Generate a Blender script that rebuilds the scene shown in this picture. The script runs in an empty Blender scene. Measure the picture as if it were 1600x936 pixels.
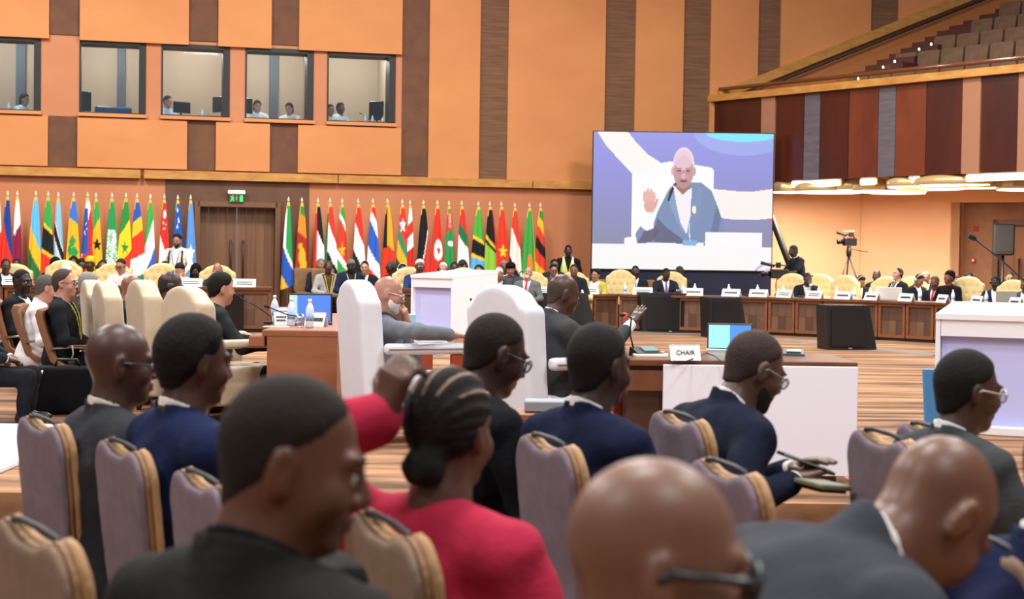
import bpy, math, random, time
import numpy as np
from mathutils import Vector, Matrix
random.seed(7)
sc = bpy.context.scene
COL = sc.collection
# ---------------------------------------------------------------- camera
CAM_H, FPX, PITCH, ROLL = 1.55, 2400.0, math.atan(71/2400), 0.014
def cam_axes():
    F = Vector((0, math.cos(PITCH), -math.sin(PITCH))); R = Vector((1,0,0)); U = Vector((0, math.sin(PITCH), math.cos(PITCH)))
    c, s = math.cos(ROLL), math.sin(ROLL)
    return R*c+U*s, U*c-R*s, F
CR, CU, CF = cam_axes()
cd = bpy.data.cameras.new('camera'); cam = bpy.data.objects.new('camera', cd); COL.objects.link(cam)
cam.matrix_world = Matrix(((CR.x,CU.x,-CF.x,0),(CR.y,CU.y,-CF.y,0),(CR.z,CU.z,-CF.z,CAM_H),(0,0,0,1)))
cd.sensor_width = 36; cd.lens = 54; cd.clip_end = 200
cd.dof.use_dof = True; cd.dof.focus_distance = 13.0; cd.dof.aperture_fstop = 4.2
sc.camera = cam
# ---------------------------------------------------------------- world, light, exposure
w = bpy.data.worlds.new('hall_ambient'); sc.world = w; w.use_nodes = True
w.node_tree.nodes['Background'].inputs[0].default_value = (.97, .97, 1, 1)
w.node_tree.nodes['Background'].inputs[1].default_value = .25
def area(name, loc, size, energy, col=(1,.975,.95), rot=(0,0,0)):
    l = bpy.data.lights.new(name, 'AREA'); l.size = size; l.energy = energy; l.color = col
    o = bpy.data.objects.new(name, l); o.location = loc; o.rotation_euler = rot; COL.objects.link(o); return o
for i, (x, y, e) in enumerate([(-8,6,760),(0,5,700),(7,6,700),(-9,16,1000),(0,16,1000),(8,16,1000),(-10,25,1150),(-2,26,1150),(6,25,1050),(-6,-2,520),(4,-2,520)]):
    area('ceiling_downlight', (x, y, 10.4), 1.6, e)
sc.view_settings.view_transform = 'Standard'; sc.view_settings.look = 'None'
sc.view_settings.exposure = 0.0; sc.view_settings.gamma = 1; sc.view_settings.use_curve_mapping = False

def P(px, py, d):
    v = CF*FPX + CR*(px-800) + CU*(468-py)
    return Vector((0,0,CAM_H)) + v*(d/v.y)
def onz(px, py, z):
    v = CF*FPX + CR*(px-800) + CU*(468-py)
    return Vector((0,0,CAM_H)) + v*((z-CAM_H)/v.z)
# ---------------------------------------------------------------- materials
def lin(h):
    if not isinstance(h, str): return tuple(h)
    h = h.lstrip('#'); o = []
    for i in (0,2,4):
        c = int(h[i:i+2],16)/255; o.append(c/12.92 if c <= .04045 else ((c+.055)/1.055)**2.4)
    return tuple(o)
MATS = {}
def mat(col, rough=.6, kind='plain', col2=None, scale=(4,4,4), bump=0, metal=0, spec=.5, emit=0, amt=.5, sss=0, lo=.35, hi=.65, coat=0):
    key = (col,rough,kind,col2,scale,bump,metal,spec,emit,amt,sss,lo,hi,coat)
    if key in MATS: return MATS[key]
    m = bpy.data.materials.new('%s_%s' % (kind, str(col).strip('#'))); m.use_nodes = True
    nt = m.node_tree; b = nt.nodes['Principled BSDF']; N = nt.nodes.new; Lk = nt.links.new
    c1 = lin(col); b.inputs['Base Color'].default_value = (*c1,1)
    b.inputs['Roughness'].default_value = rough; b.inputs['Metallic'].default_value = metal
    b.inputs['Specular IOR Level'].default_value = spec
    if coat: b.inputs['Coat Weight'].default_value = coat
    if emit:
        b.inputs['Emission Color'].default_value = (*c1,1); b.inputs['Emission Strength'].default_value = emit
    if sss: b.inputs['Subsurface Weight'].default_value = sss; b.inputs['Subsurface Radius'].default_value = (.02,.008,.004); b.inputs['Subsurface Scale'].default_value = .5
    if kind == 'attr':
        a = N('ShaderNodeVertexColor'); a.layer_name = 'Col'; Lk(a.outputs[0], b.inputs['Base Color'])
        if emit: Lk(a.outputs[0], b.inputs['Emission Color']); b.inputs['Base Color'].default_value = (0,0,0,1); nt.links.remove(b.inputs['Base Color'].links[0])
    elif kind != 'plain':
        tc = N('ShaderNodeTexCoord'); mp = N('ShaderNodeMapping'); mp.inputs['Scale'].default_value = scale
        Lk(tc.outputs['Object'], mp.inputs['Vector'])
        n = N('ShaderNodeTexNoise'); n.inputs['Detail'].default_value = 6; n.inputs['Scale'].default_value = 1; n.inputs['Roughness'].default_value = .6
        Lk(mp.outputs[0], n.inputs['Vector'])
        r = N('ShaderNodeValToRGB'); r.color_ramp.elements[0].position = lo; r.color_ramp.elements[1].position = hi
        c2 = lin(col2) if col2 else tuple(x*(1-amt*.5) for x in c1)
        r.color_ramp.elements[0].color = (*c2,1); r.color_ramp.elements[1].color = (*c1,1)
        Lk(n.outputs['Fac'], r.inputs[0]); Lk(r.outputs[0], b.inputs['Base Color'])
        if bump:
            bp = N('ShaderNodeBump'); bp.inputs['Strength'].default_value = bump; bp.inputs['Distance'].default_value = .018 if kind == 'cloth' else .01
            Lk(n.outputs['Fac'], bp.inputs['Height']); Lk(bp.outputs[0], b.inputs['Normal'])
    MATS[key] = m; return m
def glassy(name, tint=(1,1,1), gl=.12, rough=.02):
    if name in MATS: return MATS[name]
    m = bpy.data.materials.new(name); m.use_nodes = True; nt = m.node_tree; nt.nodes.clear()
    o = nt.nodes.new('ShaderNodeOutputMaterial'); mx = nt.nodes.new('ShaderNodeMixShader'); t = nt.nodes.new('ShaderNodeBsdfTransparent'); g = nt.nodes.new('ShaderNodeBsdfGlossy')
    t.inputs[0].default_value = (*tint,1); g.inputs['Roughness'].default_value = rough; mx.inputs[0].default_value = gl
    nt.links.new(t.outputs[0], mx.inputs[1]); nt.links.new(g.outputs[0], mx.inputs[2]); nt.links.new(mx.outputs[0], o.inputs[0]); MATS[name] = m; return m
def skinmat(c): return mat(c, .42, 'skin', None, (9,9,9), .05, spec=.45, amt=.35, sss=.08)
def cloth(c, bump=.6): return mat(c, .88, 'cloth', None, (6,6,9), bump, spec=.12, amt=.5)
def hairmat(c): return mat(c, .8, 'hair', None, (120,120,120), .5, spec=.25, amt=.7)
def wood(c, c2, sc_=(1.2,8,8), rough=.4): return mat(c, rough, 'wood', c2, sc_, .05, lo=.3, hi=.7)
WHITE = mat('f4f2f6', .45); BLACK = mat('141416', .5); DARKMETAL = mat('26262a', .4, metal=.5); STEEL = mat('b8b8bc', .3, metal=1)
# ---------------------------------------------------------------- object helpers
def link(name, me, parent=None, m=None):
    o = bpy.data.objects.new(name, me); COL.objects.link(o)
    if parent: o.parent = parent
    if m is not None and me is not None and len(me.materials) == 0: me.materials.append(m)
    return o
def tag(o, label=None, cat=None, group=None, kind=None):
    if label: o['label'] = label
    if cat: o['category'] = cat
    if group: o['group'] = group
    if kind: o['kind'] = kind
    return o
def empty(name, loc, rz=0, label=None, cat=None, group=None, scale=None):
    o = bpy.data.objects.new(name, None); COL.objects.link(o); o.location = loc; o.rotation_euler = (0,0,rz)
    if scale: o.scale = scale if hasattr(scale,'__len__') else (scale,)*3
    o.empty_display_size = .1
    return tag(o, label, cat, group)
def copy_tree(o, parent=None):
    c = o.copy(); COL.objects.link(c); c.parent = parent
    for ch in list(o.children): copy_tree(ch, c)
    return c
class MB:
    def __init__(s): s.v = []; s.f = []; s.sm = []
    def add(s, vs, fs, smooth=False):
        n = len(s.v); s.v += [tuple(v) for v in vs]; s.f += [tuple(i+n for i in f) for f in fs]; s.sm += [smooth]*len(fs); return s
    def box(s, c, size, M=None, bev=0):
        x,y,z = [k/2 for k in size]; b = min(bev, x*.9, y*.9, z*.9)
        if b <= 0:
            vs = [(sx*x,sy*y,sz*z) for sx in(-1,1) for sy in(-1,1) for sz in(-1,1)]
            fs = [(0,1,3,2),(4,6,7,5),(0,4,5,1),(2,3,7,6),(0,2,6,4),(1,5,7,3)]
        else:
            vs = []; idx = {}
            for sx in(-1,1):
                for sy in(-1,1):
                    for sz in(-1,1):
                        for k in range(3):
                            q = [sx*(x-b),sy*(y-b),sz*(z-b)]; q[k] = (sx*x,sy*y,sz*z)[k]; idx[(sx,sy,sz,k)] = len(vs); vs.append(q)
            fs = []
            for k in range(3):
                a, c2 = [i for i in range(3) if i != k]
                for sg in (-1,1):
                    qd = []
                    for (p,q) in ((-1,-1),(1,-1),(1,1),(-1,1)):
                        t = [0,0,0]; t[k]=sg; t[a]=p; t[c2]=q; qd.append(idx[(*t,k)])
                    fs.append(tuple(qd))
                for p in (-1,1):
                    for q in (-1,1):
                        t0=[0,0,0]; t0[a]=p; t0[c2]=q; t0[k]=-1; t1=list(t0); t1[k]=1
                        fs.append((idx[(*t0,a)],idx[(*t1,a)],idx[(*t1,c2)],idx[(*t0,c2)]))
            for sx in(-1,1):
                for sy in(-1,1):
                    for sz in(-1,1): fs.append(tuple(idx[(sx,sy,sz,k)] for k in range(3)))
        c = Vector(c)
        vs = [((M @ Vector(v)) if M is not None else Vector(v)) + c for v in vs]
        return s.add(vs, fs)
    def hexa(s, bot, top):            # 4 bottom points, 4 top points in the same order
        return s.add(list(bot)+list(top), [(3,2,1,0),(4,5,6,7)]+[(i,(i+1)%4,(i+1)%4+4,i+4) for i in range(4)])
    def tube(s, pts, r, n=8, cap=True, smooth=True):
        pts = [Vector(p) for p in pts]; rs = r if hasattr(r,'__len__') else [r]*len(pts); vs = []; fs = []
        up = None
        for i, p in enumerate(pts):
            t = (pts[min(i+1,len(pts)-1)] - pts[max(i-1,0)]).normalized()
            if up is None: up = Vector((0,0,1)) if abs(t.z) < .9 else Vector((1,0,0))
            a = t.cross(up).normalized(); bb = a.cross(t).normalized(); up = bb
            vs += [p + (a*math.cos(2*math.pi*j/n) + bb*math.sin(2*math.pi*j/n))*rs[i] for j in range(n)]
        for i in range(len(pts)-1):
            for j in range(n): fs.append((i*n+j, i*n+(j+1)%n, (i+1)*n+(j+1)%n, (i+1)*n+j))
        if cap: fs += [tuple(range(n-1,-1,-1)), tuple((len(pts)-1)*n+j for j in range(n))]
        return s.add(vs, fs, smooth)
    def lathe(s, prof, c=(0,0,0), n=16, M=None, smooth=True):
        c = Vector(c); vs = []; fs = []
        for r, z in prof:
            for j in range(n):
                v = Vector((r*math.cos(2*math.pi*j/n), r*math.sin(2*math.pi*j/n), z)); vs.append((M@v if M is not None else v)+c)
        for i in range(len(prof)-1):
            for j in range(n): fs.append((i*n+j, i*n+(j+1)%n, (i+1)*n+(j+1)%n, (i+1)*n+j))
        fs += [tuple(range(n-1,-1,-1)), tuple((len(prof)-1)*n+j for j in range(n))]
        return s.add(vs, fs, smooth)
    def prism(s, outl, y0, y1, M=None, c=(0,0,0)):      # outline in xz, extruded along y
        n = len(outl); c = Vector(c)
        vs = [Vector((x,y0,z)) for x,z in outl]+[Vector((x,y1,z)) for x,z in outl]
        vs = [((M@v) if M is not None else v)+c for v in vs]
        return s.add(vs, [tuple(range(n)), tuple(range(2*n-1,n-1,-1))]+[(i,i+n,(i+1)%n+n,(i+1)%n) for i in range(n)])
    def mesh(s, name, m=None):
        me = bpy.data.meshes.new(name); me.from_pydata(s.v, [], s.f); me.polygons.foreach_set('use_smooth', s.sm)
        if m: me.materials.append(m)
        me.validate(); return me
    def build(s, name, m, parent=None): return link(name, s.mesh(name, m), parent)
def RZ(a): return Matrix.Rotation(a, 3, 'Z')
def RX(a): return Matrix.Rotation(a, 3, 'X')
def RY(a): return Matrix.Rotation(a, 3, 'Y')
def fz(deg): return math.radians(deg)      # facing: 0 towards the camera, 90 image right, 180 away
# ---------------------------------------------------------------- implicit surfaces
f32 = np.float32
def V3(*a): return np.array(a, f32)
def ell(p, c, r):
    q = p - np.asarray(c, f32); r = np.asarray(r, f32)
    k0 = np.sqrt(((q/r)**2).sum(1)); k1 = np.sqrt(((q/(r*r))**2).sum(1))+1e-9
    return k0*(k0-1)/k1
def cap(p, a, b, ra, rb=None):
    a = np.asarray(a,f32); b = np.asarray(b,f32); rb = ra if rb is None else rb
    ba = b-a; h = np.clip(((p-a)@ba)/max(float(ba@ba),1e-9), 0, 1)
    return np.sqrt(((p-a-h[:,None]*ba)**2).sum(1)) - (ra+(rb-ra)*h)
def rbox(p, c, half, r):
    q = np.abs(p-np.asarray(c,f32)) - (np.asarray(half,f32)-r)
    return np.sqrt((np.maximum(q,0)**2).sum(1)) + np.minimum(q.max(1),0) - r
def smin(a, b, k):
    h = np.clip(.5+.5*(b-a)/k, 0, 1); return b+(a-b)*h-k*h*(1-h)
def smax(a, b, k): return -smin(-a,-b,k)
def surf(f, lo, hi, h):
    B = 8; lo = np.asarray(lo,f32)-2*h; hi = np.asarray(hi,f32)+2*h
    nb = np.maximum(1, np.ceil((hi-lo)/h/B).astype(int)); n = nb*B
    g = np.stack(np.meshgrid(*[np.arange(k) for k in nb], indexing='ij'),-1).reshape(-1,3)
    cv = f((lo + (g*B+B/2-.5)*h).astype(f32))
    act = np.abs(cv) < h*B*1.35
    vals = np.repeat(np.repeat(np.repeat(np.where(cv<0,-1,1).reshape(nb).astype(f32),B,0),B,1),B,2)
    ga = g[act]
    if len(ga) == 0: return None
    loc = np.stack(np.meshgrid(*[np.arange(B)]*3, indexing='ij'),-1).reshape(-1,3)
    for i0 in range(0, len(ga), 600):
        idx = (ga[i0:i0+600,None,:]*B + loc[None]).reshape(-1,3)
        vals[idx[:,0],idx[:,1],idx[:,2]] = f((lo+idx*h).astype(f32))
    s = (vals<0)
    c = np.zeros(n-1, np.uint8)
    for dx in (0,1):
        for dy in (0,1):
            for dz in (0,1): c += s[dx:n[0]-1+dx, dy:n[1]-1+dy, dz:n[2]-1+dz]
    cells = np.argwhere((c>0)&(c<8))
    if len(cells) == 0: return None
    cor = np.array([(a,b,d) for a in(0,1) for b in(0,1) for d in(0,1)])
    cvl = np.stack([vals[cells[:,0]+o[0],cells[:,1]+o[1],cells[:,2]+o[2]] for o in cor],1)
    acc = np.zeros((len(cells),3)); cnt = np.zeros(len(cells))
    for i in range(8):
        for j in range(i+1,8):
            if abs(cor[i]-cor[j]).sum() != 1: continue
            a, b = cvl[:,i], cvl[:,j]; m = (a<0)!=(b<0)
            t = np.where(m, a/np.where(m,a-b,1), 0)
            acc += np.where(m[:,None], cor[i]+t[:,None]*(cor[j]-cor[i]), 0); cnt += m
    vs = lo + (cells+acc/cnt[:,None])*h
    im = np.full(n-1, -1, np.int32); im[cells[:,0],cells[:,1],cells[:,2]] = np.arange(len(cells))
    quads = []
    for ax in range(3):
        u, v = (ax+1)%3, (ax+2)%3
        sl0 = [slice(1,-1)]*3; sl1 = [slice(1,-1)]*3; sl0[ax] = slice(0,-1); sl1[ax] = slice(1,None)
        A = s[tuple(sl0)]; Bq = s[tuple(sl1)]
        e = np.argwhere(A!=Bq); off = np.array([1,1,1]); off[ax] = 0; e = e+off
        fl = s[e[:,0],e[:,1],e[:,2]]
        du = np.zeros(3,int); du[u] = 1; dv = np.zeros(3,int); dv[v] = 1
        q = []
        for o in (-du-dv, -dv, 0*du, -du):
            k = e+o; q.append(im[k[:,0],k[:,1],k[:,2]])
        q = np.stack(q,1); q[~fl] = q[~fl][:,::-1]
        quads.append(q[(q>=0).all(1)])
    return vs, np.concatenate(quads)
def surf_mesh(name, f, lo, hi, h, m=None):
    r = surf(f, lo, hi, h)
    if r is None: return None
    vs, q = r; me = bpy.data.meshes.new(name)
    me.vertices.add(len(vs)); me.vertices.foreach_set('co', vs.astype(f32).ravel())
    me.loops.add(len(q)*4); me.loops.foreach_set('vertex_index', q.astype(np.int32).ravel())
    me.polygons.add(len(q)); me.polygons.foreach_set('loop_start', np.arange(0,len(q)*4,4,dtype=np.int32)); me.polygons.foreach_set('use_smooth', np.ones(len(q),bool))
    me.update(); me.validate()
    if m: me.materials.append(m)
    return me
# ================================================================ SETTING
WA = Vector((-10.5,31.5,0)); WE = Vector((.9695,.2449,0)); WN = Vector((.2449,-.9695,0))
def wsz(px, py, off=0):
    v = CF*FPX + CR*(px-800) + CU*(468-py); C = Vector((0,0,CAM_H))
    p = C + v*(((WA+WN*off-C).dot(WN))/v.dot(WN)); return (p-WA).dot(WE), p.z
def wp(s, z, off=0): return WA + WE*s + WN*off + Vector((0,0,z))
def wbox(mb, s0, s1, z0, z1, o0, o1):
    q = lambda z: [wp(s0,z,o0), wp(s1,z,o0), wp(s1,z,o1), wp(s0,z,o1)]
    return mb.hexa(q(z0), q(z1))
def ss(px, py): return wsz(px,py)[0]
def zz(px, py): return wsz(px,py)[1]
M_ORANGE = mat('c9854f', .75, 'panel', 'c17c48', (.5,.5,.9), .03); M_ORANGE2 = mat('bb7b56', .8, 'panel', 'b3734e', (.6,.6,1), .03)
M_LOWER = mat('bd7a52', .8, 'panel', 'b4714b', (.5,.5,.8), .03); M_BROWN = mat('6b452c', .8, 'panel', '5c3a26', (3,3,3), .1)
M_RIB = mat('7d573c', .85, 'rib', '5c3f2c', (1.5,1.5,26), .6, lo=.3, hi=.7)
M_LEDGE = wood('c69248', 'a66c2e', (3,3,10)); M_REDWOOD = mat('501f12', .3, 'wood', '31110b', (1.3,1.3,.35), .03, lo=.25, hi=.75); M_REDWOOD2 = mat('743619', .35, 'wood', '5a2412', (1.3,1.3,.4), .03)
M_GREYP = mat('625860', .8, 'rib', '524a50', (2,2,14), .3); M_PORTAL = mat('64432e', .7, 'panel', '573827', (2,2,2), .1)
M_DOOR = wood('7d5739', '62402a', (14,14,.35), .45); M_BOOTH = mat('b9a894', .8)
M_CARPET = mat('ab7f5a', .95, 'carpet', '4c2f1d', (.38,3.0,1), .1, lo=.36, hi=.62)
S_END = 31.0; ZT = 12.0
zwb, zwt = 4.345, 5.86
wall = MB(); wins = [(-60,64,120),(124,228,120),(252,359,130),(383,490,135),(511,618,135)]
wspan = [(ss(a,y), ss(b,y)) for a,b,y in wins]
door_s = (ss(308,400), ss(433,400)); door_z = zz(370,320); port_s = (ss(258,380), ss(482,380)); zl0, zl1 = zz(300,281), zz(300,268)
corner_s = 19.24
# lower part with the door opening, window band with openings, upper part
for a,b in ((-8,door_s[0]),(door_s[1],corner_s)): wbox(wall, a, b, 0, door_z, -.5, 0)
wbox(wall, -8, corner_s, door_z, zl1, -.5, 0); wbox(wall, -8, S_END, zl1, zwb, -.5, 0)
edges = [-8] + [q for w_ in wspan for q in w_] + [S_END]
for i in range(0, len(edges), 2): wbox(wall, edges[i], edges[i+1], zwb, zwt, -.5, 0)
wbox(wall, -8, S_END, zwt, ZT, -.5, 0)
wall_back = tag(wall.build('wall_back', M_ORANGE2), kind='structure')
def wpanel(px0, px1, y, z0, z1, m, off=.07, name='panel', s0=None, s1=None):
    mb = MB(); wbox(mb, ss(px0,y) if s0 is None else s0, ss(px1,y) if s1 is None else s1, z0, z1, 0, off); return mb.build(name, m, wall_back)
zt2 = ZT-.3
for x0,x1 in ((-200,77),(125,295),(341,424),(467,628)): wpanel(x0, x1, 30, zwt-.02 if x0!=125 else zwt-.02, zt2, M_ORANGE, .09)
for x0,x1 in ((77,125),(295,341),(424,467)): wpanel(x0, x1, 30, zwt+.08, zt2, M_BROWN, .03)
zlt = zz(300,267)
for x0,x1 in ((-200,75),(121,292),(337,421),(465,626)): wpanel(x0, x1, 225, zlt+.02, zwb-.1, M_ORANGE, .09)
for x0,x1 in ((75,121),(292,337),(421,465)): wpanel(x0, x1, 225, zlt+.02, zwb-.08, M_BROWN, .03)
wpanel(628, 669, 150, zlt+.02, zt2, M_BROWN, .03)
for x0,x1 in ((670,749),(793,944),(991,1066),(1108,1182),(1217,1357),(1400,1500),(1535,1640)): wpanel(x0, x1, 100, zlt-.03, zt2, M_ORANGE, .09)
for x0,x1 in ((749,793),(944,991),(1066,1108),(1182,1217),(1357,1400),(1500,1535)): wpanel(x0, x1, 100, zlt-.02, zt2, M_RIB, .04, 'ribbed_panel')
for a,b in ((-8,ss(220,270)),(ss(225.0,270),ss(527,275)),(ss(527.6,275),ss(830,280)),(ss(830.6,280),ss(1130,280))):
    mb = MB(); wbox(mb, a, b-.01, zl0, zl1, 0, .16); tag(mb.build('trim_1', M_LEDGE), kind='structure')
lw = [(-8,port_s[0]),(port_s[1],corner_s)]
for a,b in lw: wpanel(0,0,0, .0, zl0, M_LOWER, .03, 'lower_panel', a, b)
for a,b,c,d in ((port_s[0],door_s[0],0,zl0),(door_s[1],port_s[1],0,zl0),(door_s[0],door_s[1],door_z,zl0)): wpanel(0,0,0, c, d, M_PORTAL, .05, 'portal_panel', a, b)
# door in the back wall
dz = tag(empty('door_1',(0,0,0)), kind='structure')
mb = MB()
for a,b,c,d in ((door_s[0]-.06,door_s[0]+.05,0,door_z+.06),(door_s[1]-.05,door_s[1]+.06,0,door_z+.06),(door_s[0],door_s[1],door_z-.05,door_z+.06)): wbox(mb, a, b, c, d, -.3, .09)
mb.build('door_frame', mat('6f4a31',.5), dz)
dm = (door_s[0]+door_s[1])/2
for a,b,hs in ((door_s[0]+.05,dm-.006,dm-.13),(dm+.006,door_s[1]-.05,dm+.13)):
    n = 4
    for i in range(n):
        q0, q1 = a+(b-a)*i/n, a+(b-a)*(i+1)/n
        mb = MB(); wbox(mb, q0+.003, q1-.003, 0, door_z-.05, -.28, -.22+random.uniform(-.004,.004)); mb.build('plank', wood(random.choice(['7d5739','76502f','835c3e']), '62402a', (14,14,.35), .45), dz)
    mb = MB(); mb.tube([wp(hs,.95,-.22), wp(hs,.95,-.14), wp(hs,1.75,-.14), wp(hs,1.75,-.22)], .022); mb.build('door_handle', mat('3a2a20',.4), dz)
# emergency exit sign over the door
e0 = empty('exit_sign', wp(ss(369,303),zz(369,303),.06), math.atan2(WE.y,WE.x), 'white exit light with green running man sign over the wooden double door', 'exit sign')
mb = MB(); mb.box((0,-.06,.03),(.36,.12,.08),bev=.015); mb.build('lamp_housing', mat('f0ece6',.4,emit=.3), e0)
mb = MB(); mb.box((0,-.06,-.1),(.3,.015,.16)); mb.build('sign_plate', mat('51412f',.4), e0)
g = mat('2fd060',.4,emit=1.2)
mb = MB(); mb.box((.1,-.07,-.1),(.06,.012,.13)); mb.build('door_symbol', g, e0)
mb = MB(); mb.box((.0,-.07,-.09),(.014,.012,.1)); mb.build('arrow_symbol', g, e0)
mb = MB(); mb.tube([(-.13,-.07,-.17),(-.1,-.07,-.13),(-.09,-.07,-.08),(-.12,-.07,-.06)],.012); mb.tube([(-.06,-.07,-.16),(-.07,-.07,-.12),(-.1,-.07,-.11)],.012); mb.tube([(-.09,-.07,-.08),(-.05,-.07,-.09)],.01); mb.lathe([(.0,-.016),(.016,0),(0,.016)],(-.075,-.07,-.045),8); mb.build('running_man_symbol', g, e0)
# interpreter booths behind the windows
mb = MB(); wbox(mb, -8, wspan[-1][1]+.15, 3.55, 3.6, -3.2, -.5); tag(mb.build('floor_booth', mat('5a5048',.8)), kind='structure')
mb = MB(); wbox(mb, -8, wspan[-1][1]+.15, 6.3, 6.35, -3.2, -.5); tag(mb.build('ceiling_booth', M_BOOTH), kind='structure')
mb = MB(); wbox(mb, -8, wspan[-1][1]+.15, 3.6, 6.3, -3.3, -3.2); tag(mb.build('wall_booth', M_BOOTH), kind='structure')
for i,(a,b) in enumerate(wspan):
    mb = MB(); wbox(mb, b+.12, b+.22, 3.6, 6.3, -3.2, -.5); tag(mb.build('wall_booth_partition', M_BOOTH), kind='structure')
    if i in (0,1,3): mb = MB(); wbox(mb, a+(b-a)*.55, a+(b-a)*.68, 3.6, 6.3, -3.18, -3.05); tag(mb.build('wall_booth_column', mat('4d5a68',.6)), kind='structure')
    wn = tag(empty('window_%d'%(i+1),(0,0,0)), kind='structure')
    fr = MB()
    for p in ((a,b,zwt-.09,zwt),(a,a+.035,zwb,zwt),(b-.14,b,zwb,zwt),(a,b,zwb,zwb+.03)): wbox(fr, *p, -.5, .02)
    fr.build('window_frame', mat('120c09',.5), wn)
    pn = MB(); wbox(pn, a+.035, b-.14, zwb+.03, zwt-.09, -.3, -.288); pn.build('pane', glassy('booth_glass', (.88,.95,1), .10), wn)
    sl = MB(); wbox(sl, a-.02, b+.02, zwb-.07, zwb, 0, .13); sl.build('window_sill', M_ORANGE, wn)
    p = wp((a+b)/2, 6.24, -1.7)  # unseen lamp and point light added to brighten each booth interior
    lp = empty('booth_added_lamp', p, 0, ['round ceiling lamp added to light the booth at the far left','round ceiling lamp added to light the booth with the empty blue chair','round ceiling lamp added to light the middle booth','round ceiling lamp added to light the booth with two white shirts','round ceiling lamp added to light the booth nearest the brown strip'][i], 'lamp')
    MB().lathe([(.16,0),(.2,.02),(.2,.05)],(0,0,0),20).build('diffuser', mat('fff2dd',.5,emit=6), lp)
    L = bpy.data.lights.new('booth_added_light','POINT'); L.energy = 120; L.shadow_soft_size = .2; L.color = (1,.93,.85); lo = bpy.data.objects.new('booth_added_light', L); COL.objects.link(lo); lo.location = p - Vector((0,0,.12))
# ---- balcony on the right
BA = wp(ss(1112,157), 0); zb1 = zz(1112,158.6)
BB = Vector((9.6,28.8,0)); BD = (BB-BA).normalized(); BM = Vector((-BD.y, BD.x, 0))
if BM.y < 0: BM = -BM
zb0 = 3.23
def bpt(t, z, m=0): return BA + BD*t + BM*m + Vector((0,0,z))
def bt(px, py, m=0):
    v = CF*FPX + CR*(px-800) + CU*(468-py); C = Vector((0,0,CAM_H)); q = C + v*((BA+BM*m-C).dot(BM)/v.dot(BM)); return (q-BA).dot(BD), q.z
def bbox(mb, t0, t1, z0, z1, m0, m1):
    q = lambda z: [bpt(t0,z,m0), bpt(t1,z,m0), bpt(t1,z,m1), bpt(t0,z,m1)]
    return mb.hexa(q(z0), q(z1))
TE = bt(1750,110)[0]
mb = MB(); bbox(mb, 0, TE, zb0, zb1, .06, .3); balc = tag(mb.build('wall_balcony', mat('3a1a12',.5)), kind='structure')
LIGHTP = mat('9c6c50',.8)
bl = [(1112,1190,M_REDWOOD),(1190,1212,LIGHTP),(1212,1256,M_REDWOOD),(1256,1281,M_GREYP),(1281,1326,M_REDWOOD),(1326,1372,M_REDWOOD2),(1372,1399,M_GREYP),(1399,1447,M_REDWOOD2),(1447,1504,M_REDWOOD),(1504,1533,LIGHTP),(1533,1591,M_REDWOOD),(1591,1615,LIGHTP),(1615,1680,M_REDWOOD),(1680,1750,M_REDWOOD2)]
for a,b,m in bl:
    mb = MB(); bbox(mb, bt(a,200)[0]+.008, bt(b,200)[0]-.008, zb0, zb1-.02, 0 if m is not LIGHTP else -.03, .06); mb.build('panel', m, balc)
mb = MB(); bbox(mb, -.1, TE, zb1-.02, zb1+.13, -.12, .25); tag(mb.build('trim_2', M_LEDGE), kind='structure')
mb = MB(); bbox(mb, 0, TE, zb0, zb0+.1, .3, 12); tag(mb.build('ceiling_soffit', mat('d8b488',.7)), kind='structure')
mb = MB(); bbox(mb, 0, TE, zb1-.15, zb1-.05, .25, 14); tag(mb.build('floor_balcony', mat('4a281c',.8)), kind='structure')
rail = empty('balcony_railing', bpt(0,zb1+.13), 0, 'glass railing with polished wooden handrail along the balcony edge', 'railing')
def rel(mb, o): 
    l = o.location; mb.v = [tuple(Vector(v)-l) for v in mb.v]; return mb
zr = bt(1125,139)[1]
mb = MB(); mb.tube([bpt(.2,zr,.05), bpt(TE,zr,.05)], .045, 10); rel(mb,rail).build('handrail', mat('6a3a20',.15,coat=.6), rail)
n = 8
for i in range(n):
    a, b = .25+(TE-.25)*i/n, .25+(TE-.25)*(i+1)/n
    mb = MB(); bbox(mb, a, b-.03, zb1+.13, zr-.03, .045, .057); rel(mb,rail).build('pane', glassy('rail_glass',(.95,.9,.85),.07), rail)
# sloping handrail trim on the wall
mb = MB(); s0,z0 = wsz(1118,152); s1,z1 = wsz(1505,-2); q = (z1-z0)/(s1-s0); th=.22
mb.hexa([wp(s0,z0-th/2,.09),wp(s0+12,z0+12*q-th/2,.09),wp(s0+12,z0+12*q-th/2,.25),wp(s0,z0-th/2,.25)],[wp(s0,z0+th/2,.09),wp(s0+12,z0+12*q+th/2,.09),wp(s0+12,z0+12*q+th/2,.25),wp(s0,z0+th/2,.25)])
tag(mb.build('trim_3', M_LEDGE), kind='structure')
mb = MB(); mb.tube([wp(s0+.3,z0+.3*q-.2,.3),wp(s0+12,z0+12*q-.2,.3)],.03); tag(mb.build('trim_4', BLACK), kind='structure')
# darker orange wall skin below the sloping trim
mb = MB(); mb.add([wp(s0,z0-.1,.1),wp(S_END-.5,zb1-.1,.1),wp(S_END-.5,z0+(S_END-.5-s0)*q-.1,.1),wp(s0,z0-.1,.03),wp(S_END-.5,zb1-.1,.03),wp(S_END-.5,z0+(S_END-.5-s0)*q-.1,.03)],[(0,1,2),(5,4,3),(0,3,4,1),(1,4,5,2),(2,5,3,0)])
tag(mb.build('wall_stair', mat('bd7440',.8)), kind='structure')
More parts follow.
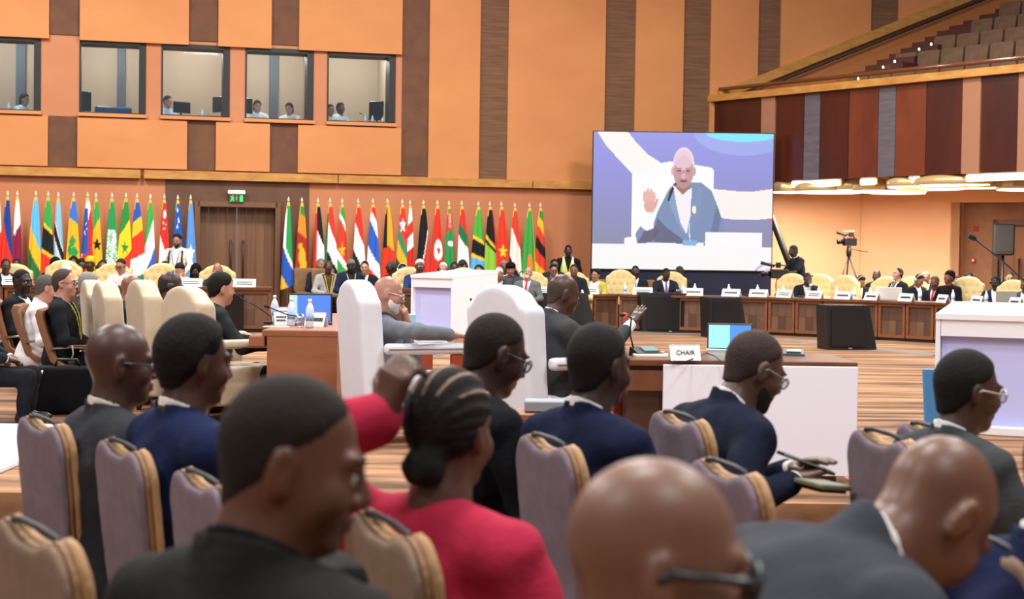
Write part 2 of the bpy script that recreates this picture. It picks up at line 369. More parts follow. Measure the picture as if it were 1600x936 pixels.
# steps of the rake and rows of seats
steps = [(1333,113),(1352,103),(1370,94),(1389,85),(1407,76),(1425,67),(1445,58),(1464,49),(1483,41),(1505,33),(1530,24),(1555,14)]
M_STEP = mat('4a1f14',.6)
for i,(x,y) in enumerate(steps):
    m0 = .8+.5*i; t,z = bt(x,y,m0)
    mb = MB(); bbox(mb, t, t+1.0, z-.5, z, m0, m0+.52); tag(mb.build('floor_rake_step', M_STEP), kind='structure')
def make_seat():
    r = empty('theatre_seat', (0,0,0))
    me = MB(); me.prism([(-.26,-.05),(.26,-.05),(.275,.5),(.25,.55),(-.25,.55),(-.275,.5)],-.05,.05,RX(-.12)); me.build('backrest', mat('6e5138',.75,'cloth','5d432e',(6,6,6),.2), r)
    me = MB(); me.box((0,.2,.02),(.5,.4,.1),bev=.03); me.build('seat_cushion', mat('6e5138',.75,'cloth','5d432e',(6,6,6),.2), r)
    me = MB(); me.box((.28,.12,.05),(.04,.4,.3),bev=.01); me.build('armrest', mat('2c1c14',.5), r)
    return r
seat0 = None
rows = [(1322,118,.75),(1397,85,1.85),(1458,58,2.95),(1516,32,4.05),(1560,5,5.1)]
SEATROW = ['lowest balcony row','second balcony row up','third balcony row up','fourth balcony row up','topmost balcony row in view']
ba = math.atan2(BD.y,BD.x)
for i,(x,y,m) in enumerate(rows):
    t,z = bt(x,y,m); k = 0
    mb = MB(); bbox(mb, t+.2, TE+2, z-1.1, z-.66, m-.3, m+.82); tag(mb.build('floor_rake_row', M_STEP), kind='structure')
    while t < TE-.3:
        if seat0 is None: seat0 = make_seat(); o = seat0
        else: o = copy_tree(seat0)
        o.location = bpt(t+.3, z-.55, m); o.rotation_euler = (0,0,ba)
        tag(o, 'brown theatre seat, %s from the aisle, %s' % (['first','second','third','fourth','fifth','sixth','seventh','eighth','ninth','tenth','eleventh','twelfth'][k],SEATROW[i]), 'seat', 'theatre seats on the balcony'); t += .6; k += 1
AISL = ['aisle light at the lowest balcony step','aisle light at the second balcony step up','aisle light beside the second row of balcony seats','aisle light two steps above the second seat row','aisle light beside the third row of balcony seats']
for (x,y,m),lb in zip([(1341,123,.55),(1380,105,1.2),(1398,96,1.4),(1436,77,2.1),(1455,69,2.5)],AISL):
    t,z = bt(x,y,m); tag(MB().lathe([(.016,-.02),(.02,0),(.01,.025)],(0,0,0),10).build('aisle_light', mat('fff4e0',.4,emit=8)), 'small glowing '+lb, 'aisle light').location = bpt(t,z,m)
# ---- right wall under the balcony with its portal and door
RA = wp(corner_s, 0); RE = Vector((3.35,-1.7,0)).normalized(); RN = Vector((RE.y,-RE.x,0))
if RN.y > 0: RN = -RN
def rp(s, z, o=0): return RA + RE*s + RN*o + Vector((0,0,z))
def rs(px, py, off=0):
    v = CF*FPX + CR*(px-800) + CU*(468-py); C = Vector((0,0,CAM_H)); p = C + v*((RA+RN*off-C).dot(RN)/v.dot(RN)); return (p-RA).dot(RE), p.z
def rbx(mb, s0, s1, z0, z1, o0, o1):
    q = lambda z: [rp(s0,z,o0), rp(s1,z,o0), rp(s1,z,o1), rp(s0,z,o1)]
    return mb.hexa(q(z0), q(z1))
M_UNDER = mat('e4b692',.85,'panel','ddad88',(.5,.5,.8),.02)
sp, zp = rs(1500,316); sd, zd = rs(1552,345,-.45)
mb = MB(); rbx(mb, 0, sp, 0, 3.3, -.3, 0); rbx(mb, sp, 9, zp, 3.3, -.3, 0); wr = tag(mb.build('wall_right', M_UNDER), kind='structure')
mb = MB(); rbx(mb, sp-.2, sp, 0, zp, -.5, -.0); mb.build('reveal', M_UNDER, wr)
mb = MB(); rbx(mb, sp, sd, 0, zp+.1, -.55, -.45); rbx(mb, sd, 9, zd, zp+.1, -.55, -.45); mb.build('portal_panel', mat('96684a',.6,'wood','84583c',(2,2,2)), wr)
mb = MB(); wbox(mb, ss(1203,380), corner_s, 0, zb0, 0, .05); mb.build('lower_panel', M_UNDER, wall_back)
dr = tag(empty('door_2',(0,0,0)), kind='structure')
mb = MB(); rbx(mb, sd, sd+.12, 0, zd+.02, -.75, -.42); rbx(mb, sd, 9, zd-.1, zd+.02, -.75, -.42); mb.build('door_frame', mat('6c4229',.5), dr)
for i in range(5):
    mb = MB(); rbx(mb, sd+.12+i*.34, sd+.12+(i+1)*.34-.006, 0, zd-.1, -.72, -.62); mb.build('plank', wood(['a06c46','96643f','a8734c'][i%3],'7d5034',(12,12,.4),.45), dr)
mb = MB(); mb.tube([rp(rs(1593,400,-.6)[0],.95,-.62),rp(rs(1593,400,-.6)[0],.95,-.54),rp(rs(1593,400,-.6)[0],1.6,-.54),rp(rs(1593,400,-.6)[0],1.6,-.62)],.02); mb.build('door_handle', mat('3a2a20',.4), dr)
for x,y,lb in ((1525,357,'small red alarm sounder high on the brown portal wall'),(1521,407,'small red and white call point low on the brown portal wall')):
    s_,z_ = rs(x,y,-.45); o = empty('fire_alarm', rp(s_,z_,-.45), math.atan2(RE.y,RE.x), lb, 'alarm')
    MB().box((0,-.03,0),(.11,.06,.11),bev=.02).build('housing', mat('c8281c',.4), o); MB().lathe([(.045,-.02),(.03,.03),(.0,.035)],(0,-.06,0),12,RX(math.pi/2)).build('lens', mat('e8d0c4' if y>400 else 'e03a28',.3), o)
# ---- soffit lamps: rings, discs and glowing coves
SL = [(1232,300,.42,.4,'left end beside the screen'),(1292,300,.75,.8,'over the video cameraman'),(1334,297,.36,.6,'left of the tripod camera'),(1372,299,.62,.9,'above the tripod camera'),(1402,301,.6,1.3,'lowest disc right of the tripod camera'),(1425,292,.5,.5,'small upper disc, middle of the cluster'),(1447,294,.8,1.2,'middle of the long run'),(1506,291,1.0,.9,'widest disc, left of the door portal'),(1560,291,.75,1.2,'above the door portal edge'),(1598,296,.5,1.0,'right edge of the picture')]
for i,(x,y,r,m,lb) in enumerate(SL):
    d = bpt(bt(x,y,m)[0],0,m).y; p = P(x,y,d); o = empty('soffit_lamp', (p.x,p.y,p.z), 0, 'round glowing ceiling disc under the balcony, '+lb, 'lamp', 'round lamps under the balcony')
    MB().lathe([(r,0),(r*1.03,.03),(r*1.03,.12),(r*.9,zb0-p.z-.002)],(0,0,0),32).build('ring', mat('d9b981',.3,metal=.4), o)
    MB().lathe([(r*.97,-.02),(r*.97,.012)],(0,0,0),32).build('diffuser', mat('fff3da',.5,emit=3.2), o)
    L = bpy.data.lights.new('soffit_light','AREA'); L.shape='DISK'; L.size = r*1.6; L.energy = 105*r; L.color = (1,.87,.7); lo = bpy.data.objects.new('soffit_light', L); COL.objects.link(lo); lo.location = (p.x,p.y,p.z-.04)
CV = [(1206,1216),(1238,1311),(1345,1367),(1398,1476),(1510,1700)]
CVL = ['far left, beside the screen','left, above the video cameraman','short piece left of the tripod camera','middle, right of the tripod camera','right, above the door portal']
for (a,b),lb in zip(CV,CVL):
    t0,z_ = bt(a,285,.12); t1,_ = bt(b,280,.12)
    o = empty('cove_light', bpt((t0+t1)/2,zb0-.08,.12), ba, 'bright linear cove light under the balcony edge, '+lb, 'lamp', 'cove lights under the balcony')
    MB().box((0,0,0),(t1-t0,.08,.13),bev=.02).build('diffuser', mat('fff6e2',.5,emit=4), o); MB().box((0,.09,.02),(t1-t0+.06,.08,.16),bev=.01).build('housing', mat('c7a56e',.35,metal=.5), o)
mb = MB(); bbox(mb, .1, TE, zb0-.24, zb0, .5, .6); tag(mb.build('trim_5', mat('b08a55',.35,'panel','7d5a3c',(.8,.8,.2),metal=.4)), kind='structure')
# ---- floor and dais
mb = MB(); mb.add([(-16,-6,0),(20,-6,0),(20,40,0),(-16,40,0)],[(0,1,2,3)]); tag(mb.build('floor', M_CARPET), kind='structure')
DZ = .17
mb = MB(); mb.prism([(-15.5,8.6),(2.12,8.6),(2.12,14.5),(-.6,14.5),(-.6,31),(-15.5,31)],0,DZ); mb.v = [(x,z,y) for x,y,z in mb.v]; mb.f = [f[::-1] for f in mb.f]
tag(mb.build('floor_dais', mat('ab7e5a',.95,'carpet','50321f',(.4,2.8,1),.1,lo=.38,hi=.62)), kind='structure')
mb = MB()
for a,b in (((940,517),(1200,529)),((1200,529),(1470,556))):
    p, q = onz(*a,0), onz(*b,0); u = (q-p).normalized(); w_ = Vector((-u.y,u.x,0))*.2; zv = Vector((0,0,.02))
    mb.hexa([p-w_,q-w_,q+w_,p+w_],[p-w_*.6+zv,q-w_*.6+zv,q+w_*.6+zv,p+w_*.6+zv])
tag(mb.build('cable_cover', mat('6d6258',.7)), 'flat grey cable cover strip crossing the carpet before the far desks', 'cable cover')
# ================================================================ PEOPLE
def nrm(v): return v/ (np.linalg.norm(v)+1e-9)
def rotm(M): return np.array([[M[i][j] for j in range(3)] for i in range(3)], f32)
def head_sdf(p, fat=1.0):                       # p in head space, front -Y
    q = p*V3(1,1,1); ax = q.copy(); ax[:,0] = np.abs(ax[:,0])
    d = ell(q, (0,.014,.03), (.075,.098,.094))
    d = smin(d, ell(q, (0,-.03,-.04), (.06*fat,.064,.082)), .035)
    d = smin(d, ell(q, (0,-.07,-.098), (.026*fat,.024,.02)), .03)
    d = smin(d, ell(ax, (.042,-.062,-.032), (.024*fat,.026,.028)), .022)
    d = smin(d, cap(ax, (0,-.086,.024), (.04,-.078,.026), .012), .014)
    d = smax(d, -ell(ax, (.032,-.106,.004), (.019,.017,.0125)), .012)
    d = smin(d, ell(ax, (.031,-.08,.002), (.0145,.0145,.0125)), .004)
    d = smin(d, cap(q, (0,-.095,.012), (0,-.112,-.026), .0085, .0125), .010)
    d = smin(d, ell(ax, (.0135,-.101,-.032), (.0105,.012,.009)), .007)
    d = smin(d, cap(ax, (0,-.1,-.058), (.018,-.092,-.0615), .0075, .005), .005)
    d = smin(d, cap(ax, (0,-.098,-.072), (.015,-.092,-.069), .0085, .005), .005)
    e = ell(ax, (.079,.014,-.004), (.012,.02,.034)); e = smin(e, ell(ax, (.076,.008,-.034), (.009,.011,.012)), .01)
    e = smax(e, -ell(ax, (.093,.006,.002), (.011,.011,.022)), .006)
    return smin(d, e, .008)
def skull(p, o=0): return np.minimum(ell(p, (0,.014,.03), (.075+o,.098+o,.094+o)), 9)
def hair_sdf(p, style):
    x, y, z = p[:,0], p[:,1], p[:,2]
    def line(front, temple, nape): return np.interp(y, [-.1,-.062,-.03,.005,.03,.06,.1], [front, front, temple, .02, nape+.01, nape-.025, nape-.04])
    base = smin(ell(p,(0,.014,.03),(.075,.098,.094)), cap(p,(0,.03,-.03),(0,.035,-.11),.054), .03)
    rough = .0012*np.sin(x*310)*np.sin(y*290)*np.sin(z*300)
    def fade(t, ln): return base - t*np.clip((z-ln)/.03+.12,0,1)
    if style == 'short': ln = line(.084,.045,-.05); return np.maximum(fade(.0075,ln)+rough*.6, ln-z)
    if style == 'crop': ln = line(.09,.052,-.045); return np.maximum(fade(.0042,ln), ln-z)
    if style == 'thick': ln = line(.08,.035,-.05); return smax(base-.013*np.clip((z-ln)/.055+.06,0,1)*(1+.25*np.clip((z-.05)/.05,0,1))+rough*1.6, ln-z, .004)
    if style == 'afro': ln = line(.085,.03,-.05); return smax(base-.017*np.clip((z-ln)/.05+.08,0,1)+rough*2, ln-z, .004)
    if style == 'ring': ln = line(.06,.03,-.05); up = np.interp(y,[-.05,.0,.1],[.03,.045,.06]); return np.maximum(np.maximum(base-.005*np.clip((z-ln)/.03+.12,0,1)*np.clip((up-z)/.03+.1,0,1), ln-z), np.maximum(z-up, -y-.035))
    if style == 'recede': ln = line(.1,.05,-.05); return np.maximum(np.maximum(base-.008*np.clip((z-ln)/.03+.1,0,1)*np.clip((y+.05)/.03,0,1)+rough*.5, ln-z), -(y+.05))
    if style == 'bob': return smax(smin(smin(skull(p,.016), ell(p,(0,.05,-.04),(.088,.06,.1)),.03), cap(p,(0,.05,-.02),(0,.06,-.1),.07,.06),.03)+rough, np.maximum(line(.08,.02,-.2)-z, 0*z-.01), .012)
    if style == 'updo': return smin(smax(skull(p,.012)+rough, line(.075,.03,-.05)-z, .01), ell(p,(0,.1,.0),(.045,.04,.045)), .02)
    if style == 'braids':
        rid = .003*np.cos(np.arctan2(x, z+.02)*26)
        d = smax(skull(p,.013)+rid, line(.085,.035,-.055)-z, .01)
        return smin(d, ell(p,(0,.098,-.07),(.05,.035,.04))+.002*np.sin(x*200), .02)
    if style == 'scarf':
        d = smin(skull(p,.016), cap(p,(0,.02,0),(0,.02,-.16),.098,.12),.04)
        return smax(d, -ell(p,(0,-.09,-.015),(.058,.07,.09)), .012)
    if style == 'wrap': return smax(smin(skull(p,.02), ell(p,(0,.03,.1),(.08,.09,.05)),.03)+.003*np.sin((x+z)*120), line(.05,.03,-.04)-z, .01)
    if style == 'turban': return smax(smin(skull(p,.026), ell(p,(0,.0,.085),(.1,.115,.055)),.03)+.002*np.sin((z+y*.4)*160), line(.045,.03,-.03)-z, .01)
    if style == 'cap': return smin(smax(skull(p,.012), np.interp(y,[-.1,.1],[.05,.01])-z, .008), smax(ell(p,(0,-.11,.055),(.07,.07,.012)),y+.07,.01), .01)
    if style == 'kufi': return smax(smax(ell(p,(0,.014,.05),(.084,.105,.1)), np.interp(y,[-.1,.1],[.06,.02])-z,.004), z-.13,.006)
    return skull(p,-.02)
def ik(S, T, l1, l2, pole):
    S = np.array(S,f32); T = np.array(T,f32); d = T-S; L = np.linalg.norm(d); Lm = (l1+l2)*.995
    if L > Lm: T = S+d/L*Lm; d = T-S; L = Lm
    a = (l1*l1-l2*l2+L*L)/(2*L); h = math.sqrt(max(l1*l1-a*a,0)); u = d/L
    pl = np.array(pole,f32); pl = nrm(pl-u*float(pl@u)); return S+u*a+pl*h, T
NPEOPLE = [0]
def person(label, px, py, d, face, skin='4a2e22', hair=None, top=('suit','23252c','f0eef0',None), lean=4, hf=None, pitch=5, roll=0, twist=0,
           wl=None, wr_=None, s=1.0, vox=None, glasses=None, beard=None, phones=None, stand=False, floor=0.0, fat=1.0, hpose=('lap','lap'), mask=None, trousers='1c1d22', lanyard=None, group=None, noleg=False, belly=1.0, partings=False, pole=None, sleeve=.9):
    far = vox is None
    vox = vox or .0155
    hv = vox if not far else .011
    if far and d > 24: hv = .0115
    hf = face if hf is None else hf
    pel = np.array((0,0,.94 if stand else .55), f32)
    Rt = rotm(RZ(math.radians(twist)) @ RX(math.radians(lean)))
    T = lambda x,y,z: pel + Rt@np.array((x,y,z),f32)
    Rh = rotm(RZ(math.radians(hf-face)) @ RX(math.radians(pitch)) @ RY(math.radians(roll)))
    nb = T(0,.012,.52); nk = nrm(.5*(Rt@V3(0,-.15,1)) + .5*(Rh@V3(0,.1,1))); nt = nb+nk*.075
    hc = nt + Rh@V3(0,-.022,.075)
    sk = Rh@V3(0,.014,.03); topz = hc[2]+sk[2]+math.sqrt(sum((r*Rh[2,i])**2 for i,r in enumerate((.075,.098,.094))))
    C = P(px,py,d); a = fz(face); cx = hc+sk
    off = RZ(a) @ Vector((float(cx[0])*s, float(cx[1])*s, 0))
    root = Vector((C.x-off.x, C.y-off.y, C.z-topz*s))
    fl = (floor-root.z)/s                         # local height of the floor
    # limbs
    sh = {1: T(.198,.01,.43), -1: T(-.198,.01,.43)}; tgt = {}; hd = {}
    for sd, w_, hp in ((1,wl,hpose[0]),(-1,wr_,hpose[1])):
        if w_ is not None and w_[0] == 'px': tgt[sd] = np.array((RZ(-a)@(P(*w_[1:])-root))/s, f32)
        elif w_ is not None: tgt[sd] = np.array(w_,f32)
        elif hp == 'table': tgt[sd] = pel+V3(sd*.15,-.42-.4*math.sin(math.radians(max(lean,0))),.24)
        elif hp == 'side': tgt[sd] = pel+V3(sd*.3,-.05,-.13)
        elif hp == 'chin': tgt[sd] = hc+Rh@V3(sd*.045,-.165,-.165)
        elif hp == 'face': tgt[sd] = hc+Rh@V3(sd*.05,-.15,-.06)
        else: tgt[sd] = pel+V3(sd*.10,-.26,.12)
    el = {}; wrs = {}
    for sd in (1,-1):
        el[sd], wrs[sd] = ik(sh[sd], tgt[sd], .285, .255, (lambda q: tuple(RZ(-a)@Vector(q[1:])) if q[0] == 'w' else q)((pole or {}).get(sd, (sd*.7,.12,-.8))))
    bodyparts = []
    def near(fn, q, c, rad):
        dd = np.sqrt(((q-np.asarray(c,f32))**2).sum(1)); m = dd < rad+.05; out = dd-rad+.03
        if m.any(): out[m] = fn(q[m])
        return out
    def hand(q, sd): return near(lambda qq: hand0(qq,sd), q, wrs[sd], .24)
    def hand0(q, sd):
        w0 = wrs[sd]; fd = nrm(w0-el[sd]); hp = hpose[0 if sd == 1 else 1]
        up = V3(0,0,1)
        if hp in ('chin','face'): hdir = nrm(.4*fd+.6*nrm(hc+Rh@V3(0,-.08,-.0)-w0)); nn = nrm(hc-w0)
        elif hp == 'open': hdir = nrm(fd+V3(0,0,.25)); nn = V3(0,0,-1)
        elif hp == 'fist': hdir = nrm(V3(0,0,1)+.35*fd); nn = V3(0,-1,0)
        else: hdir = nrm(fd+V3(-sd*.12,0,0)); nn = V3(0,0,-1)
        si = nrm(np.cross(hdir,nn)); nn = nrm(np.cross(si,hdir))
        inw = 1 if float(si@V3(-sd,0,0)) > 0 else -1
        if hp in ('chin','face','fist'): inw = 1 if float(si@V3(0,0,1)) > 0 else -1
        curl = {'fist':1.5,'chin':1.1,'face':.3,'open':.12}.get(hp,.45)
        dd = cap(q, w0, w0+hdir*.02, .027,.028)
        for k in (-1,-.33,.33,1): dd = smin(dd, cap(q, w0+hdir*.02+si*.014*k, w0+hdir*.088+si*.029*k, .017,.0145), .014)
        for k,ln in zip((-1,-.33,.33,1),(.085,.092,.084,.066) if inw < 0 else (.066,.084,.092,.085)):
            b0 = w0+hdir*.09+si*.0295*k; sp_ = .12*k*(1 if hp == 'open' else .35)
            d1 = nrm(hdir*math.cos(curl*.5)+nn*math.sin(curl*.5)+si*sp_); d2 = nrm(hdir*math.cos(curl*1.3)+nn*math.sin(curl*1.3)+si*sp_)
            b1 = b0+d1*ln*.5; b2 = b1+d2*ln*.5
            dd = smin(dd, np.minimum(cap(q,b0,b1,.0105,.0095), cap(q,b1,b2,.0095,.0075)), .006)
        t0 = w0+hdir*.025+si*inw*.022; t1 = t0+nrm(hdir*.7+si*inw*.75+nn*.25)*.045; t2 = t1+nrm(hdir*.95+si*inw*.25+nn*.4)*.034
        return smin(dd, np.minimum(cap(q,t0,t1,.0145,.012), cap(q,t1,t2,.0115,.009)), .01)
    def body(q):
        dd = near(lambda qq: head_sdf((qq-hc)@Rh, fat), q, hc, .17)
        dd = smin(dd, cap(q, nb, hc+Rh@V3(0,.022,-.05), .058*fat, .053*fat), .03)
        dd = smin(dd, cap(q, nb, pel, .055, .08), .05)
        for sd in (1,-1):
            dd = smin(dd, np.minimum(cap(q,T(0,0,.44),sh[sd],.05,.04), cap(q,sh[sd],el[sd],.04,.036)), .03)
            dd = smin(dd, cap(q,el[sd],wrs[sd],.037,.027), .02)
            dd = smin(dd, hand(q,sd), .01)
        return dd
    pts = np.array([hc+V3(.16,.16,.16), hc-V3(.16,.16,.16), pel-V3(.1,.1,.1), T(0,0,.45)]+[x[sd]+o for x in (sh,el,wrs) for sd in (1,-1) for o in (V3(.06,.06,.06),-V3(.06,.06,.06))]+[wrs[sd]+nrm(wrs[sd]-el[sd])*.2+o for sd in (1,-1) for o in (V3(.06,.06,.06),-V3(.06,.06,.06))])
    lo, hi = pts.min(0), pts.max(0)
    me = surf_mesh('person', body, lo, hi, hv, skinmat(skin))
    o = link('person', me); o.location = root; o.rotation_euler = (0,0,a); o.scale = (s,s,s)
    tag(o, label, 'person', group); NPEOPLE[0] += 1
    part = lambda nm, f, l, h, v, m: (lambda mm: link(nm, mm, o) if mm else None)(surf_mesh(nm, f, l, h, v, m))
    hl, hh = hc-V3(.17,.17,.17), hc+V3(.17,.17,.17)
    hs = (lambda q: (q-hc)@Rh)
    # eyes
    for sx in (-1,1):
        R3 = Matrix(Rh.tolist())@RX(math.pi/2); nn_ = 12 if not far else 8
        eo = MB().lathe([(.0001,-.0135),(.009,-.010),(.0135,0),(.0115,.0075),(.006,.0125),(.0001,.0135)], (hc+Rh@V3(sx*.031,-.0808,.001)).tolist(), nn_, R3).build('eye', mat('a89c90',.25), o)
        MB().lathe([(.0001,0),(.0068,.0068),(.004,.0095),(.0001,.0099)], (hc+Rh@V3(sx*.031,-.0865,.002)).tolist(), nn_, R3).build('iris', mat('1a100c',.15), eo)
    if hair:
        st, hcol = hair
        nm = {'scarf':'headscarf','wrap':'head_wrap','turban':'turban','cap':'cap','kufi':'cap'}.get(st,'hair')
        lowz = .22 if st in ('scarf','bob') else .13
        part(nm, lambda q: hair_sdf(hs(q), st), hc-V3(.19,.19,lowz+.05), hc+V3(.19,.19,.19), min(hv,.008) if not far else .011, (hairmat if nm == 'hair' else cloth)(hcol))
        if not far or d < 40:
            if nm == 'hair' and st not in ('braids',):
                for sx in (-1,1): MB().tube([(hc+Rh@V3(sx*x,-y,z)).tolist() for x,y,z in ((.014,.0975,.025),(.03,.097,.031),(.048,.082,.027))], [.003,.0045,.002], 6).build('eyebrow', hairmat(hcol), o)
    if partings:
        def pf(q):
            h = hs(q); dd = skull(h,.0165); x = h[:,0]; an = np.arctan2(x, h[:,2]+.02)
            return np.maximum(dd, np.maximum(np.abs(np.mod(an+.15,.30)-.15)*.1-.0026, np.maximum(-(h[:,2]-.075), np.abs(an)-.72)))
        part('hair_parting', pf, hl, hh, .003, skinmat('8a6a52'))
    if beard:
        def bf(q):
            h = hs(q); dd = smin(ell(h,(0,-.033,-.044),(.0635*fat,.068,.086)), ell(h,(0,-.072,-.1),(.03,.03,.028)), .02)
            dd = smax(dd, np.interp(h[:,1],[-.12,-.085,-.03,.0],[-.052,-.05,-.03,.02])*0+ (h[:,2]-np.interp(h[:,1],[-.12,-.09,-.05,0,.03],[-.045,-.045,-.048,-.01,-.01])), .006)
            dd = np.maximum(dd, -ell(h,(0,-.1,-.066),(.022,.03,.011))); return np.maximum(dd, h[:,1]-.005)
        part('beard', bf, hl, hh, hv*.8, hairmat(beard))
    if mask:
        part('face_mask', lambda q: (lambda h: smax(smin(ell(h,(0,-.04,-.05),(.07,.075,.062)), ell(h,(0,-.105,-.035),(.02,.02,.03)),.03), h[:,1]+.04, .01))(hs(q)), hl, hh, .009, cloth(mask,.1))
    if glasses:
        gm = MB(); th = (.0028 if d > 2 else .0055) if not far else .004
        for sx in (-1,1):
            gm.tube([(hc+Rh@V3(sx*.034+.0235*math.cos(t),-.106+.004*math.cos(t)*sx,.002+.0185*math.sin(t))).tolist() for t in [k*math.pi/9 for k in range(19)]], th, 6, False)
            gm.tube([(hc+Rh@V3(sx*x,y,z)).tolist() for x,y,z in ((.057,-.105,.006),(.07,-.085,.007),(.083,.0,.008),(.084,.02,-.004))], th, 6)
        gm.tube([(hc+Rh@V3(x,-.111,.006)).tolist() for x in (-.011,0,.011)], th, 6)
        go = gm.build('glasses', mat(glasses,.3,metal=.3), o)
        for sx in (-1,1):
            lm = MB(); lm.lathe([(.022,-.0006),(.022,.0006)], (hc+Rh@V3(sx*.034,-.106,.002)).tolist(), 16, Matrix(Rh.tolist())@RX(math.pi/2)); lm.build('lens', glassy('lens_glass',(.95,.97,1),.16), go)
    if phones:
        hm = MB(); hm.tube([(hc+Rh@V3(.096*math.cos(t),.012,.01+.122*math.sin(t))).tolist() for t in [k*math.pi/12 for k in range(13)]], .006, 6)
        for sx in (-1,1): hm.lathe([(.001,-.015),(.03,-.015),(.034,0),(.03,.015),(.001,.015)], (hc+Rh@V3(sx*.095,.012,-.002)).tolist(), 12, Matrix(Rh.tolist())@RY(math.pi/2))
        hm.build('headphones', mat(phones,.4), o)
    # clothing
    style = top[0]; c1 = top[1]; c2 = top[2] if len(top) > 2 else None; c3 = top[3] if len(top) > 3 else None
    def tor(q, g=0.0):
        t = (q-pel)@Rt; ax = t.copy(); ax[:,0] = np.abs(ax[:,0])
        dd = ell(t,(0,.0,.0),(.185+g,.145+g,.15+g))
        dd = smin(dd, ell(t,(0,-.02*belly,.16),(.165*fat+g,.128*belly*fat+g,.19+g)), .06)
        dd = smin(dd, ell(t,(0,.0,.33),(.182+g,.125+g,.17+g)), .06)
        dd = smin(dd, cap(ax,(0,.014,.452),(.172,.012,.438),.062+g,.060+g), .045)
        dd = smin(dd, cap(ax,(.12,.016,.462),(.0,.018,.492),.045+g,.045+g), .035)
        return dd, t
    def arms(q, g, r0=.062, r1=.052, r2=.038, end=.9):
        dd = None
        for sd in (1,-1):
            we = el[sd]+(wrs[sd]-el[sd])*end
            k = smin(cap(q,sh[sd],el[sd],r0+g,r1+g), cap(q,el[sd],we,r1+g,r2+g), .02)
            dd = k if dd is None else np.minimum(dd,k)
        return dd
    fold = (lambda q, k=1.0: k*(.0055 if not far else .0035)*np.sin(q[:,0]*23+2*np.sin(q[:,2]*13+q[:,1]*7))*np.sin(q[:,2]*29+q[:,1]*19+1.8*np.sin(q[:,0]*15)))
    tl = np.array([el[1],el[-1],wrs[1],wrs[-1],sh[1],sh[-1],pel-V3(.2,.2,.15),pel+V3(.2,.2,.1),T(.2,.15,.5),T(-.2,-.15,.5),nt]); tlo, thi = tl.min(0)-.1, tl.max(0)+.1
    neckd = lambda q, r: cap(q, nb-nk*.03, nb+nk*.12, r*fat)
    if style in ('suit','blazer'):
        vw = .21 if style == 'suit' else .3; zb = .16 if style == 'suit' else .08
        def jac(q):
            dd, t = tor(q,.016); dd = smin(dd, arms(q,.006,end=sleeve), .035); ax = np.abs(t[:,0])
            vcut = np.maximum(ax-(t[:,2]-zb)*vw-.004, t[:,1]+.01)
            lap = np.maximum(dd-.007, np.maximum(np.abs(ax-(t[:,2]-zb)*vw-.03)-.028, np.maximum(t[:,1]+.03, np.maximum(t[:,2]-.5, .17-t[:,2]))))
            dd = np.minimum(dd, lap)
            col_ = np.maximum(np.maximum(neckd(q,.077), -neckd(q,.064)), np.maximum(t[:,2]-.533-.38*t[:,1], np.maximum(.45-t[:,2], -(t[:,1]+.055))))
            dd = smin(dd, col_, .01)
            return np.maximum(np.maximum(dd+fold(q), -vcut), -(neckd(q,.058)))
        part('jacket', jac, tlo, thi, vox, cloth(c1))
        def shi(q):
            dd, t = tor(q,.004); k = np.maximum(dd, np.maximum(np.abs(t[:,0])-.13, t[:,1]-.03)); 
            k = np.maximum(k, -neckd(q,.056))
            cl = np.maximum(np.maximum(neckd(q,.0665), -neckd(q,.057)), np.maximum(t[:,2]-.545-.37*t[:,1], .45+.3*t[:,1]-t[:,2]))
            cl = np.maximum(cl, -np.maximum(np.abs(t[:,0])-.012-.4*(np.maximum(t[:,2]-.5,0)), t[:,1]+.03))
            k = np.minimum(k, cl)
            return np.minimum(k, np.maximum(arms(q,-.003,end=.975), -arms(q,.004,end=sleeve-.15)))
        part('shirt', shi, tlo, thi, min(vox,.011) if far or d > 8 else .0052, cloth(c2,.1))
        if c3:
            def tie(q):
                dd, t = tor(q,.012); wdt = np.interp(t[:,2],[.05,.12,.46,.5,.52],[.0,.042,.02,.026,.02])
                return np.maximum(np.maximum(np.abs(dd)-.006, np.abs(t[:,0])-wdt), np.maximum(t[:,1]+.02, np.maximum(.06-t[:,2], t[:,2]-.52)))
            part('tie', tie, tlo, thi, min(vox,.009), cloth(c3,.1))
    elif style in ('shirt','polo','robe','blouse'):
        endf = .92 if style != 'polo' else -.0
        def sht(q):
            dd, t = tor(q,.012)
            if style == 'polo':
                for sd in (1,-1): dd = smin(dd, cap(q,sh[sd],sh[sd]+(el[sd]-sh[sd])*.75,.066,.062), .03)
            else: dd = smin(dd, arms(q,.004 if style == 'shirt' else .018,end=endf), .035)
            cl = np.maximum(np.maximum(neckd(q,.071), -neckd(q,.058)), np.maximum(t[:,2]-.545-.34*t[:,1], .45-t[:,2]))
            dd = smin(dd, cl, .008) if style != 'blouse' else dd
            return np.maximum(dd+fold(q), -neckd(q,.056))
        part({'shirt':'shirt','polo':'polo_shirt','robe':'robe','blouse':'blouse'}[style], sht, tlo, thi, vox, cloth(c1))
        if style == 'polo' and c2:
            part('collar_stripe', lambda q: (lambda t: np.maximum(np.maximum(neckd(q,.075),-neckd(q,.06)), np.maximum(t[:,2]-.552-.34*t[:,1], .535+.34*t[:,1]-t[:,2])))((q-pel)@Rt), tlo, thi, .009, cloth(c2,.1))
